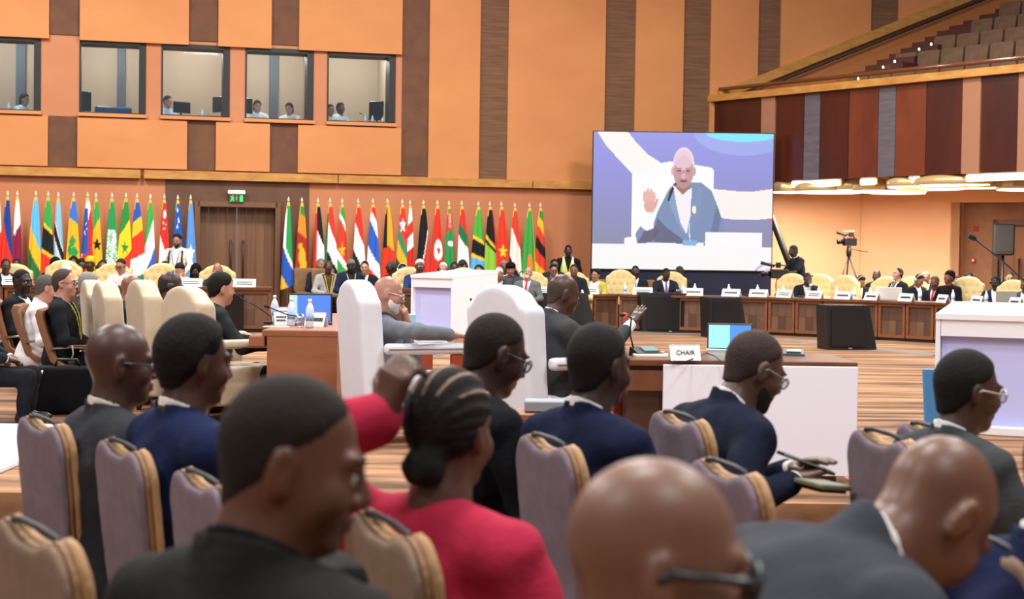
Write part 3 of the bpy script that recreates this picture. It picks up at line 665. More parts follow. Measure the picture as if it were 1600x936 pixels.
        if c3:   # waistcoat or safety vest over the shirt
            def vest(q):
                dd, t = tor(q,.024); ax = np.abs(t[:,0]); dd = np.maximum(dd, np.maximum(ax-.16+.25*np.maximum(t[:,2]-.3,0), -(t[:,2]+.02)))
                return np.maximum(dd, -np.maximum(ax-.008-np.maximum(t[:,2]-.22,0)*.24, t[:,1]+.01))
            vo = part('vest', vest, tlo, thi, vox*.8, cloth(c3,.1))
            if len(top) > 4 and vo:
                def strp(q):
                    dd, t = tor(q,.029); ax = np.abs(t[:,0]); b1 = np.maximum(np.abs(t[:,2]-.16)-.025, ax-.16); b2 = np.maximum(np.abs(ax-.1)-.022, .16-t[:,2])
                    dd = np.maximum(dd, np.minimum(b1,b2)); return np.maximum(dd, -np.maximum(ax-.012-np.maximum(t[:,2]-.22,0)*.24, t[:,1]+.01))
                part('reflective_stripe', strp, tlo, thi, vox*.7, mat(top[4],.4))
    if lanyard:
        def lan(q):
            dd, t = tor(q,.026); ax = np.abs(t[:,0]); return np.maximum(np.maximum(np.abs(dd)-.006, np.abs(ax-.01-np.maximum(t[:,2]-.12,0)*.2)-.009), np.maximum(t[:,1]+.01, np.maximum(.1-t[:,2], t[:,2]-.5)))
        part('lanyard', lan, tlo, thi, .009, cloth(lanyard,.1))
    # legs
    if not noleg:
        hip = {sd: pel+V3(sd*.09,-.02,-.03) for sd in (1,-1)}
        if stand: kn = {sd: V3(sd*.1,-.02,.5*.94+.5*fl-.0) for sd in (1,-1)}; an = {sd: V3(sd*.11,.0,fl+.09) for sd in (1,-1)}
        else:
            kn = {sd: pel+V3(sd*.13,-.43,-.02) for sd in (1,-1)}; an = {sd: V3(sd*.13,-.40,fl+.09) for sd in (1,-1)}
        def trs(q):
            dd = ell(q, pel+V3(0,.0,-.03), (.18,.15,.115))
            for sd in (1,-1):
                dd = smin(dd, cap(q,hip[sd],kn[sd],.09,.068), .04); dd = smin(dd, cap(q,kn[sd],an[sd]-V3(0,0,.02),.066,.05), .03)
            return dd+fold(q,.8)
        al = np.array([hip[1],hip[-1],kn[1],kn[-1],an[1],an[-1]]); part('trousers', trs, al.min(0)-.15, al.max(0)+.13, max(vox,.022 if far else .016), cloth(trousers))
        for sd in (1,-1):
            A = an[sd]; part('shoe', lambda q: np.maximum(smin(cap(q,A+V3(0,.02,-.045),A+V3(0,-.15,-.055),.042,.036), cap(q,A,A-V3(0,0,.04),.045),.03), fl-q[:,2]), A-V3(.1,.26,.12), A+V3(.1,.1,.1), .02, mat('17130f',.35))
    return o, dict(T=T, hc=hc, Rh=Rh, wrs=wrs, el=el, root=root, a=a, s=s, fl=fl)
def wpt(info, v):           # person-local point to world
    v = Vector([float(x) for x in v])*info['s']; return RZ(info['a'])@v + info['root']
# ================================================================ FURNITURE AND PROPS
def textmesh(name, body, size, M, m, parent, align='CENTER', depth=.0008):
    cu = bpy.data.curves.new('tmp_text','FONT'); cu.body = body; cu.size = size; cu.align_x = align; cu.align_y = 'CENTER'; cu.extrude = depth
    t = bpy.data.objects.new('tmp_text', cu); COL.objects.link(t); dg = bpy.context.evaluated_depsgraph_get(); me = bpy.data.meshes.new_from_object(t.evaluated_get(dg)); bpy.data.objects.remove(t); bpy.data.curves.remove(cu)
    me.transform(M); me.materials.clear(); me.materials.append(m); me.name = name; return link(name, me, parent)
def banquet(c_back, c_edge):
    r = empty('banquet_chair', (0,0,0)); 
    def shape(q, grow, y0, y1, rr):
        x = np.abs(q[:,0]); z = q[:,2]; y = q[:,1]-.10*(z-.5)
        hw = .235+grow - .04*np.clip((.75-z)/.4,0,1); hx = x-hw+.1; hz = np.abs(z-.72)-.275-grow+.1
        d2 = np.sqrt(np.maximum(hx,0)**2+np.maximum(hz,0)**2)+np.minimum(np.maximum(hx,hz),0)-.1
        nt_ = np.sqrt((x/.115)**2+((z-1.0-grow)/.034)**2)-1
        d2 = smax(d2, -nt_*.034, .02)
        return smax(d2, np.maximum(y0-y, y-y1), rr)
    lo, hi = (-.3,.05,.36), (.3,.4,1.1)
    ce = mat(c_edge,.7,'cloth',None,(8,8,8),.2,amt=.25)
    link('back_cushion', surf_mesh('back_cushion', lambda q: shape(q,0,.150,.180,.024), lo, hi, .009, ce), r)
    link('back_frame', surf_mesh('back_frame', lambda q: shape(q,-.005,.176,.192,.008), lo, hi, .009, mat('8a6440',.5,'wood',None,(3,3,3),amt=.3)), r)
    link('back_panel', surf_mesh('back_panel', lambda q: shape(q,-.008,.188,.210,.018), lo, hi, .009, cloth(c_back,.15)), r)
    link('seat', surf_mesh('seat', lambda q: rbox(q,(0,-.06,.455),(.235,.235,.045),.035), (-.25,-.32,.38), (.25,.2,.52), .012, ce), r)
    mb = MB(); mb.tube([(-.135,.228,.975),(-.12,.231,.986),(-.06,.234,.992),(.06,.234,.992),(.12,.231,.986),(.135,.228,.975)], .007, 8); mb.build('handle', BLACK, r)
    for sx in (-1,1):
        mb = MB(); mb.tube([(sx*.2,-.24,.43),(sx*.21,-.26,0)], .012); mb.build('leg', DARKMETAL, r)
        mb = MB(); mb.tube([(sx*.215,.12,.8),(sx*.205,.1,.44),(sx*.21,.2,0)], .013); mb.build('leg', DARKMETAL, r)
    MB().tube([(-.2,-.2,.41),(.2,-.2,.41),(.2,.1,.41),(-.2,.1,.41),(-.2,-.2,.41)],.011).build('seat_frame', DARKMETAL, r)
    return r
def throne(c, tuft=False, trim=False, name='throne_chair'):
    r = empty(name, (0,0,0)); m = mat(c,.5,'leather',None,(14,14,14),.06,amt=.08,spec=.4)
    def back(q):
        x = np.abs(q[:,0]); z = q[:,2]; y = q[:,1]-.07*(z-.4)
        zt = 1.13-.055*np.clip(x/.2,0,1)**2 - .055*np.clip((x-.19)/.06,0,1) - .03*np.clip((x-.24)/.07,0,1)**2
        dd = smax(smax(np.maximum(x-.31, .16-z), (z-zt)*.85, .03), np.abs(y-.27)-.085, .04)
        if tuft:
            u = np.mod(q[:,0]+.065,.13)-.065; row = np.floor((z-.52)/.13); u = np.mod(q[:,0]+.065+.065*np.mod(row,2),.13)-.065; v = np.mod(z-.52,.13)-.065
            dd = dd + .016*np.exp(-(u*u+v*v)/.0007)*(y<.2)*(z>.5)*(z<1.05)*(x<.27)
        return dd
    h = .016 if not trim else .011
    link('backrest', surf_mesh('backrest', back, (-.36,.1,.1), (.36,.48,1.18), h, m), r)
    link('seat', surf_mesh('seat', lambda q: smin(rbox(q,(0,-.1,.4),(.29,.3,.075),.05), rbox(q,(0,-.08,.25),(.29,.28,.1),.03),.02), (-.33,-.45,.1), (.33,.25,.5), .016, m), r)
    for sx in (-1,1):
        def arm(q):
            dd = rbox(q,(sx*.345,-.12,.665),(.045,.34,.038),.03)
            return smin(dd, np.maximum(np.sqrt((q[:,1]+.42)**2+(q[:,2]-.635)**2)-.068, np.abs(q[:,0]-sx*.345)-.045), .015)
        ao = link('armrest', surf_mesh('armrest', arm, (sx*.345-.07,-.52,.53), (sx*.345+.07,.26,.74), h, m), r)
        if trim:
            for fx in (-1,1):
                mb = MB(); X = sx*.345+fx*.047
                mb.tube([(X,.2,.665),(X,-.4,.665)]+[(X,-.42+.035*math.sin(t)*-1,.63+.035*math.cos(t)) for t in [k*.45 for k in range(13)]], .0055, 6); mb.build('nail_trim', mat('8c8478',.4,metal=.6), ao)
        MB().box((sx*.345,-.32,.4),(.05,.1,.46),bev=.01).build('arm_post', mat('9a3a1c' if trim else c,.5), r)
    for sx in (-1,1):
        for sy in (-.33,.28): MB().lathe([(.02,0),(.03,.05),(.035,.17)],(sx*.25,sy,0),10).build('leg', mat('4a2a1a',.4), r)
    if tuft:
        mb = MB()
        for k,z in enumerate((.585,.715,.845,.975)):
            for i in range(-2,3):
                x = i*.13+(.065 if k%2 else 0)
                if abs(x) < .26: mb.lathe([(.014,0),(.01,.008),(.001,.011)],(x,.195+.07*(z-.4)-.012+.012,z),8,RX(math.pi/2))
        mb.build('tufting_buttons', mat('c9ad74',.5), r)
    return r
def place(src, used, loc, face, label, cat, group=None, scale=None):
    o = src if not used else copy_tree(src); used.append(1)
    o.location = loc; o.rotation_euler = (0,0,fz(face)); o.scale = scale if scale else (1,1,1); tag(o, label, cat, group); return o
def leather_chair(c):
    r = empty('leather_chair',(0,0,0)); m = mat(c,.35,'leather',None,(12,12,12),.08,amt=.2,spec=.5)
    prof = [(.34,1.12),(.36,1.05),(.32,.85),(.27,.65),(.24,.52),(.16,.44),(.0,.42),(-.2,.45),(-.27,.42)]
    L = []; R = []
    for i,(y,z) in enumerate(prof):
        a = prof[max(i-1,0)]; b = prof[min(i+1,len(prof)-1)]; t = Vector((b[0]-a[0],b[1]-a[1])).normalized(); n = Vector((-t.y,t.x))*.032; L.append((y+n.x,z+n.y)); R.append((y-n.x,z-n.y))
    ol = L+R[::-1]; mb = MB(); vs = []
    hw = lambda z: .25+.02*math.sin((z-.4)*4)
    n = len(ol); mb.add([(-hw(z),y,z) for y,z in ol]+[(hw(z),y,z) for y,z in ol], [tuple(range(n)), tuple(range(2*n-1,n-1,-1))]+[(i,i+n,(i+1)%n+n,(i+1)%n) for i in range(n)])
    o = mb.build('seat_shell', m, r); bv = o.modifiers.new('bevel','BEVEL'); bv.width = .018; bv.segments = 3; bv.limit_method = 'ANGLE'; bv.angle_limit = 1.0
    for p in o.data.polygons: p.use_smooth = True
    for sx in (-1,1):
        mb = MB(); mb.tube([(sx*.27,.26,.66),(sx*.29,.1,.68),(sx*.29,-.15,.67),(sx*.28,-.24,.6),(sx*.25,-.22,.46)], .016); a = mb.build('armrest', STEEL, r)
        MB().box((sx*.29,-.02,.695),(.05,.3,.025),bev=.01).build('arm_pad', m, a)
    MB().tube([(0,0,.4),(0,0,.1)],.03).build('pedestal', DARKMETAL, r)
    for k in range(5):
        t = k*2*math.pi/5; b = MB(); b.tube([(0,0,.1),(.28*math.cos(t),.28*math.sin(t),.07)],[.025,.014]); b.lathe([(.012,-.03),(.03,-.02),(.03,.02),(.012,.03)],(.28*math.cos(t),.28*math.sin(t),.031),10,RX(math.pi/2)); b.build('base_arm', DARKMETAL, r)
    return r
def side_chair(c):
    r = empty('side_chair',(0,0,0)); m = cloth(c)
    link('backrest', surf_mesh('backrest', lambda q: rbox(q-np.stack([0*q[:,0],.12*(q[:,2]-.5),0*q[:,0]],1),(0,.22,.7),(.225,.035,.24),.034), (-.25,.1,.42),(.25,.36,.98),.016,m), r)
    link('seat', surf_mesh('seat', lambda q: rbox(q,(0,-.03,.45),(.235,.24,.045),.035), (-.25,-.3,.38),(.25,.24,.52),.016,m), r)
    for sx in (-1,1):
        for sy in (-.22,.2): MB().tube([(sx*.2,sy,.42),(sx*.21,sy*1.08,0)],.013).build('leg', DARKMETAL, r)
    return r
def make_bottle():
    r = empty('water_bottle',(0,0,0)); MB().lathe([(.03,0),(.033,.01),(.032,.08),(.033,.14),(.024,.175),(.013,.195),(.013,.205)],(0,0,0),14).build('body', mat('dfe8f2',.15,spec=.6,emit=.0), r)
    MB().lathe([(.0335,.055),(.0335,.12)],(0,0,0),14).build('paper_label', mat('9db8dc',.5), r); MB().lathe([(.015,.203),(.015,.225),(.012,.228)],(0,0,0),12).build('cap', mat('eef2fa',.4), r); return r
bottle0 = make_bottle(); b_used = []
def bottle(loc, label, s=1.0, group='water bottles on the tables'): return place(bottle0, b_used, loc, 0, label, 'bottle', group, (s,s,s))
def tent_card(loc, face, wd, ht, label, text=None, lines=2, col='2a2a30'):
    o = empty('name_card', loc, fz(face), label, 'name card', 'white name cards on the tables')
    d = ht*.38; t = .004
    mb = MB()
    for sg in (-1,1):
        a = [(-wd/2,sg*d,0),(wd/2,sg*d,0),(wd/2,0,ht),(-wd/2,0,ht)]; q = Vector((0,-sg*t,0)); mb.hexa([Vector(v) for v in a], [Vector(v)+q for v in a])
    mb.build('card', mat('f3f1ee',.6), o)
    th = math.atan2(ht,d); M = Matrix.Translation((0,-d*.5-.004,ht*.5)) @ Matrix.Rotation(th,4,'X')
    if text: textmesh('lettering', text, ht*.42, M, mat(col,.6), o)
    else:
        mb = MB()
        for k in range(lines):
            zc = .12-.26*k if lines > 1 else 0; x = -wd*.36; rr = random.Random(sum(map(ord,label))+k)
            while x < wd*.34:
                w_ = ht*rr.uniform(.08,.16); mb.box((x+w_/2, zc*ht, 0),(w_*.8, ht*(.13 if lines > 1 else .26), .001)); x += w_
        me = mb.mesh('lettering', mat(col,.6)); me.transform(M); link('lettering', me, o)
    return o
def mic(loc, face, label, ln=.42, base=True):
    o = empty('microphone', loc, fz(face), label, 'microphone', 'gooseneck microphones on the tables')
    MB().box((0,0,.02),(.1,.13,.04),bev=.012).build('base', BLACK, o)
    MB().tube([(0,.03,.03),(0,.02,.1),(0,-.06,ln*.6),(0,-.2,ln*.85)],.005,6).build('gooseneck', BLACK, o)
    MB().tube([(0,-.195,ln*.845),(0,-.25,ln*.9)],[.011,.013],8).build('microphone_head', mat('1a1a1c',.8), o); return o
def podium(loc, face, label, wd=.8, dp=1.0, ht=1.1):
    o = empty('lectern', loc, fz(face), label, 'lectern', 'white lecterns'); m = mat('f3f2f8',.35)
    y0, y1 = -dp/2, dp/2
    for sx in (-1,1): MB().prism([(y0,0),(y1,0),(y1,ht+.03),(y0,ht-.05)], sx*wd/2-.02, sx*wd/2+.02, RZ(math.pi/2)).build('side_panel', m, o)
    MB().box((0,y1-.02,ht/2),(wd-.05,.03,ht)).build('front_panel', m, o); MB().box((0,y0+.09,ht/2-.02),(wd-.05,.02,ht-.06)).build('back_panel', mat('c3c6f6',.4), o)  # lilac back panel carries the bluish light inside the white lectern
    mb = MB(); mb.hexa([(-wd/2-.02,y0-.02,ht-.05),(wd/2+.02,y0-.02,ht-.05),(wd/2+.02,y1+.02,ht+.035),(-wd/2-.02,y1+.02,ht+.035)],[(-wd/2-.02,y0-.02,ht),(wd/2+.02,y0-.02,ht),(wd/2+.02,y1+.02,ht+.085),(-wd/2-.02,y1+.02,ht+.085)]); mb.build('top', m, o)
    MB().box((0,y0+.02,ht-.12),(wd-.05,.03,.16)).build('apron', m, o)
    MB().box((0,0,.04),(wd+.06,dp+.06,.08),bev=.01).build('plinth', m, o)
    MB().lathe([(.02,0),(.02,.01)],(wd/2+.02,y0+.45,ht*.62),12,RY(math.pi/2)).build('cable_hole', BLACK, o)
    return o
# ---------------------------------------------------------------- flags
def flag(label, px, yt, yb, xl, xr, bands, slant=.25, ems=(), edge=None, gold='d8b04a', ztop=None, dd=.55):
    s0, zt = wsz(px, yt, dd); sl, zb_ = wsz(xl, yb, dd); sr, _ = wsz(xr, yb, dd); base = wp(s0, 0, dd); ang = math.atan2(WE.y,WE.x)
    fl_ = DZ if base.x < -.6 else 0; base.z = fl_
    o = empty('flag_stand', base, ang, label, 'flag', 'national flags along the back wall')
    zt -= fl_; zb_ -= fl_
    MB().tube([(0,.03,.03),(0,.03,zt)],.013,8).build('pole', mat('c9a86a',.3,metal=.6), o)
    MB().lathe([(.2,0),(.2,.02),(.05,.04),(.02,.12)],(0,.03,0),16).build('base', mat('b8975a',.35,metal=.6), o)
    MB().lathe([(.012,0),(.028,.035),(.016,.07),(.002,.12)],(0,.03,zt-.01),10).build('finial', mat('efe6d2',.3,metal=.3), o)
    nv, na = 60, 36; vs = []; cs = []; rnd = random.Random(px); ph = rnd.uniform(0,6)
    L = (sl-s0)*1.12-.012; R = (sr-s0)*1.12+.012; H = zt-zb_
    for i in range(nv):
        v = i/(nv-1); w_ = v**.62; l = -.02+(L+.02)*w_; r = .02+(R-.02)*w_
        for j in range(na):
            t = 2*math.pi*j/na; u = (1-math.cos(t))/2; x = l+(r-l)*u
            y = -.05*w_*math.sin(t)*(.5+.5*v) + .022*w_*math.sin(u*13+ph+v*1.5) - .03*v
            zz_ = zt-.01-H*v*(1-.05*(u if slant < 0 else 1-u)*v)
            vs.append((x,y,zz_))
    fs = [(i*na+j, i*na+(j+1)%na, (i+1)*na+(j+1)%na, (i+1)*na+j) for i in range(nv-1) for j in range(na)]
    fs += [tuple(range(na-1,-1,-1)), tuple((nv-1)*na+j for j in range(na))]
    me = bpy.data.meshes.new('cloth'); me.from_pydata(vs, [], [f[::-1] for f in fs]); me.polygons.foreach_set('use_smooth',[True]*len(fs))
    ca = me.color_attributes.new('Col','FLOAT_COLOR','POINT')
    tot = sum(b[0] for b in bands); BL = [(b[0]/tot, lin(b[1])) for b in bands]; emc = [(e[0],e[1],e[2],e[3],lin(e[4]),e[5] if len(e)>5 else 'c') for e in ems]
    cols = []
    for k in range(nv*na):
        u = (1-math.cos(2*math.pi*(k%na)/na))/2; v = (k//na)/(nv-1)
        q = v+slant*(u-.5)*min(1,v*3); acc = 0; col = BL[-1][1]
        for f_, c in BL:
            acc += f_
            if q < acc: col = c; break
        if edge and ((edge[0] == 'L' and u < edge[2]) or (edge[0] == 'R' and u > 1-edge[2])): col = lin(edge[1])
        for (eu,ev,ru,rv,c,kd) in emc:
            du, dv = (u-eu)/ru, (v-ev)/rv
            if kd == 'c' and du*du+dv*dv < 1: col = c
            elif kd == 's':
                rr = math.hypot(du,dv); an = math.atan2(du,-dv); m_ = (an*5/(2*math.pi))%1
                if rr < .42+.58*abs(2*abs(m_-.5))**1.5: col = c
            elif kd == 'r' and abs(du) < 1 and abs(dv) < 1: col = c
            elif kd == 'w' and abs(du) < 1 and abs(dv) < 1 and math.sin(u*31+v*9)*math.sin(v*130+u*14) > -.1: col = c
            elif kd == 'd' and abs(du)+abs(dv) < 1: col = c
        if gold and (v < .05 or (u < .14 and v < .13)): col = lin(gold)
        cols += [*col,1.0]
    ca.data.foreach_set('color', cols)
    me.materials.append(mat('ffffff',.75,'attr',spec=.2)); link('cloth', me, o)
    return o
# ================================================================ FLAGS
F = 'flag by the back wall'
flag('white and red '+F+', at the very left edge', -3, 306, 440, -12, 3, [(5,'e8e4e0'),(5,'d8352c')], .2)
flag('blue and red '+F+', second from the left', 12, 306, 440, 2, 19, [(5.2,'22408e'),(5,'d8342a')], -.5)
flag('white and maroon '+F+', with a toothed edge', 27, 306, 440, 20, 34, [(3.8,'efeae6'),(6,'8a2244')], .15, [(.25,.42,.12,.05,'efeae6','d'),(.7,.4,.12,.05,'8a2244','d')])
flag('sky blue, yellow and green '+F, 56, 306, 440, 44, 65, [(5.6,'5fb4e0'),(3,'eab82a'),(2.5,'2c6e3c')], -.35)
flag('green, black and red '+F+' with yellow lines', 75, 307, 440, 64, 84, [(4,'35a344'),(.5,'ecc03c'),(3,'1d1d1f'),(.5,'ecc03c'),(3.4,'d83a28')], -.12)
flag('pale blue '+F+' with a black band', 91, 308, 440, 83, 99, [(4.6,'86bcd8'),(.4,'e9e9e9'),(1.8,'1b1b1e'),(.4,'e9e9e9'),(3.4,'a6c6d6')], -.4)
flag('blue and yellow '+F+' with green diamonds', 115, 308, 440, 103, 125, [(3,'3a74c4'),(7,'eab02c'),(1,'2f9a48')], -.1, [(.45,.52,.3,.08,'2f9a48','d'),(.55,.66,.36,.09,'2f9a48','d'),(.25,.62,.2,.08,'2f9a48','d')])
flag('red '+F+' with a blue starry stripe', 137, 308, 440, 127, 147, [(4.5,'e9e4e0'),(.1,'d8342a'),(9,'d0302a')], .9, [(.25,.4,.3,.28,'2d55a8','r'),(.3,.3,.12,.03,'f4f4f4','s'),(.2,.42,.12,.03,'f4f4f4','s'),(.42,.38,.1,.02,'f4f4f4','s')])
flag('green and yellow '+F+' with black stars', 150, 309, 440, 144, 160, [(3.4,'3aa04a'),(6,'ecb42c'),(2,'3aa04a')], .2, [(.5,.56,.5,.08,'171717','s'),(.6,.85,.5,.08,'171717','s')])
flag('all green '+F+' with white script', 175, 309, 440, 164, 185, [(1,'2a9450')], 0, [(.5,.6,.42,.22,'f2f4f0','w')])
flag('green, yellow and red '+F+' with a green star', 197, 309, 440, 183, 206, [(3.6,'2f8a3e'),(4,'f0d02c'),(3,'d83a28')], .22, [(.5,.6,.3,.09,'2f8a3e','s')])
flag('five-coloured '+F+', blue to yellow to red to white', 214, 310, 440, 204, 227, [(2.6,'2c58b0'),(2,'f0c02e'),(3,'e03c28'),(2.6,'f2efea'),(.6,'2f8a4a')], .12)
flag('green, white and blue '+F, 235, 311, 440, 225, 242, [(4,'3fa848'),(4,'eeecea'),(2.4,'3a62c0')], .4)
flag('red and white '+F+' with a crescent and stars, by the portal', 257, 311, 440, 248, 264, [(6,'d8322c'),(4,'efebe8')], -.35, [(.55,.18,.28,.05,'f4f2f0'),(.35,.28,.14,.02,'f4f2f0','s'),(.7,.3,.14,.02,'f4f2f0','s'),(.5,.36,.14,.02,'f4f2f0','s')])
flag('deep blue '+F+' with white stars, behind the photographer', 278, 312, 440, 270, 286, [(6.6,'2459b0'),(1,'e6c23c'),(3,'2f8a4a')], -.2, [(.4,.12,.18,.03,'fff','s') if 0 else (.4,.12,.2,.035,'f6f6f6','s'),(.6,.25,.2,.035,'f6f6f6','s'),(.4,.32,.18,.03,'f6f6f6','s')])
flag('light blue '+F+' with one white star', 298, 312, 445, 290, 306, [(1,'5c94d4')], 0, [(.5,.62,.42,.09,'f2f4f6','s')])
flag('green, white and blue '+F+', beside the double door', 451, 315, 453, 440, 457, [(6.2,'2f9a54'),(.8,'f0eee8'),(3.4,'2c58b4'),(.3,'e8c03a')], -.3, [(.05,.3,.2,.22,'f0eee8','r')])
flag('maroon and orange '+F+' with a yellow lion', 472, 316, 453, 461, 481, [(1.6,'3c8a3a'),(2.6,'ea8a2c'),(6.6,'a8301f'),(.5,'e8b83a')], -.1, [(.5,.62,.3,.1,'e8b030'),(.35,.5,.2,.04,'e8b030'),(.62,.72,.26,.05,'e8b030'),(.4,.78,.15,.05,'e8b030'),(.75,.85,.15,.04,'e8b030')])
flag('black, white and green '+F+' with a red edge', 497, 317, 440, 489, 507, [(4.2,'1d1f22'),(4.4,'f0eeea'),(2,'2c6a3e')], -.3, (), ('L','c8322a',.25))
flag('red, white and black '+F+' with a green edge', 516, 317, 440, 506, 527, [(3.4,'dc3a2e'),(4,'f2f0ee'),(3,'1b1b1e')], -.4, (), ('L','2c6a34',.18))
flag('green, white and red '+F+' with a yellow star', 535, 318, 440, 525, 542, [(1.6,'3f9a48'),(.8,'f0eeea'),(4.4,'d8402c'),(1,'f0eeea'),(2,'3f9a48')], -.25, [(.5,.6,.36,.1,'f0b83a','s')])
flag('red, white and black '+F+' with a small green star', 560, 318, 440, 551, 570, [(4,'d8362c'),(4,'f0eeea'),(2.6,'1b1b1e')], -.35, [(.72,.82,.14,.03,'2f8a4a','s')])
flag('red, white and blue striped '+F, 583, 318, 440, 573, 592, [(1.4,'d8362c'),(1.8,'f2f0ee'),(4,'2f5fbc'),(2.4,'f2f0ee'),(1,'d8362c')], -.3)
flag('red '+F+' with black and yellow wedges', 606, 318, 440, 597, 616, [(6,'f0a62a'),(5,'d83a26')], -.15, [(.1,.3,.3,.26,'1b1b1b','r')])
flag('red, green and yellow '+F+' with a white star', 629, 319, 440, 619, 638, [(4.6,'d83a30'),(2,'3a8a60'),(2.4,'e8b030'),(1.6,'2b4b32')], -.35, [(.5,.27,.45,.1,'f4f2f0','s')])
flag('narrow red '+F+' with white patches', 641, 320, 440, 635, 646, [(2.2,'f0eeea'),(1.6,'d83a30'),(1.8,'f0eeea'),(4,'d0302a')], .1)
flag('black '+F+' with a white and red edge', 662, 320, 440, 651, 671, [(9,'1a1a1d'),(.8,'f2f0ee'),(4,'d8362f')], .75)
flag('red '+F+' with a white disc and red star', 684, 320, 440, 673, 691, [(1,'d8342a')], 0, [(.6,.24+.35,.42,.14,'f4f2f0'),(.62,.6,.22,.07,'d8342a','s')])
flag('slim green '+F+' with a red strip at the top', 702, 321, 440, 694, 709, [(.8,'2f9050'),(2.6,'d83a2c'),(7,'2f9050')], .1, [(.55,.2,.2,.1,'f0d8c0','w'),(.6,.5,.3,.04,'f0f0e8')])
flag('red, dark green and white '+F, 722, 321, 440, 714, 732, [(3,'d8362c'),(2,'2c6e48'),(5.5,'efecea')], -.2)
flag('green, black and blue '+F+' with yellow lines', 748, 322, 440, 735, 758, [(4.4,'4aa83e'),(.5,'eec23c'),(2,'1a1a1c'),(.5,'eec23c'),(3,'58acd8')], -.1)
flag('black and lime green '+F+' with yellow lines', 766, 322, 440, 756, 778, [(5,'1b1b1d'),(.6,'e8b83a'),(.6,'1b1b1d'),(4.6,'8ac040')], -.2, (), ('R','c83a2c',.12))
flag('plain red '+F+' with a large yellow star', 784, 322, 440, 775, 794, [(1,'dc3a26')], 0, [(.55,.6,.45,.1,'f4c83a','s')])
flag('red, cream and black '+F, 805, 324, 440, 795, 813, [(4.4,'d8402f'),(4.6,'efe4d6'),(2,'1b1b1d')], -.35)
flag('green '+F+' with an orange patch', 828, 324, 440, 815, 836, [(1,'3f9e42')], 0, [(.55,.78,.22,.14,'e88030')], ('R','c8b82e',.1))
flag('seven-striped green, yellow, red and black '+F, 845, 324, 440, 835, 852, [(1.6,'3f8a3c'),(1.6,'e8b42e'),(1.8,'d8402c'),(1.8,'1b1b1b'),(2,'d8402c'),(1.4,'e8b42e'),(.6,'3f8a3c')], -.2)
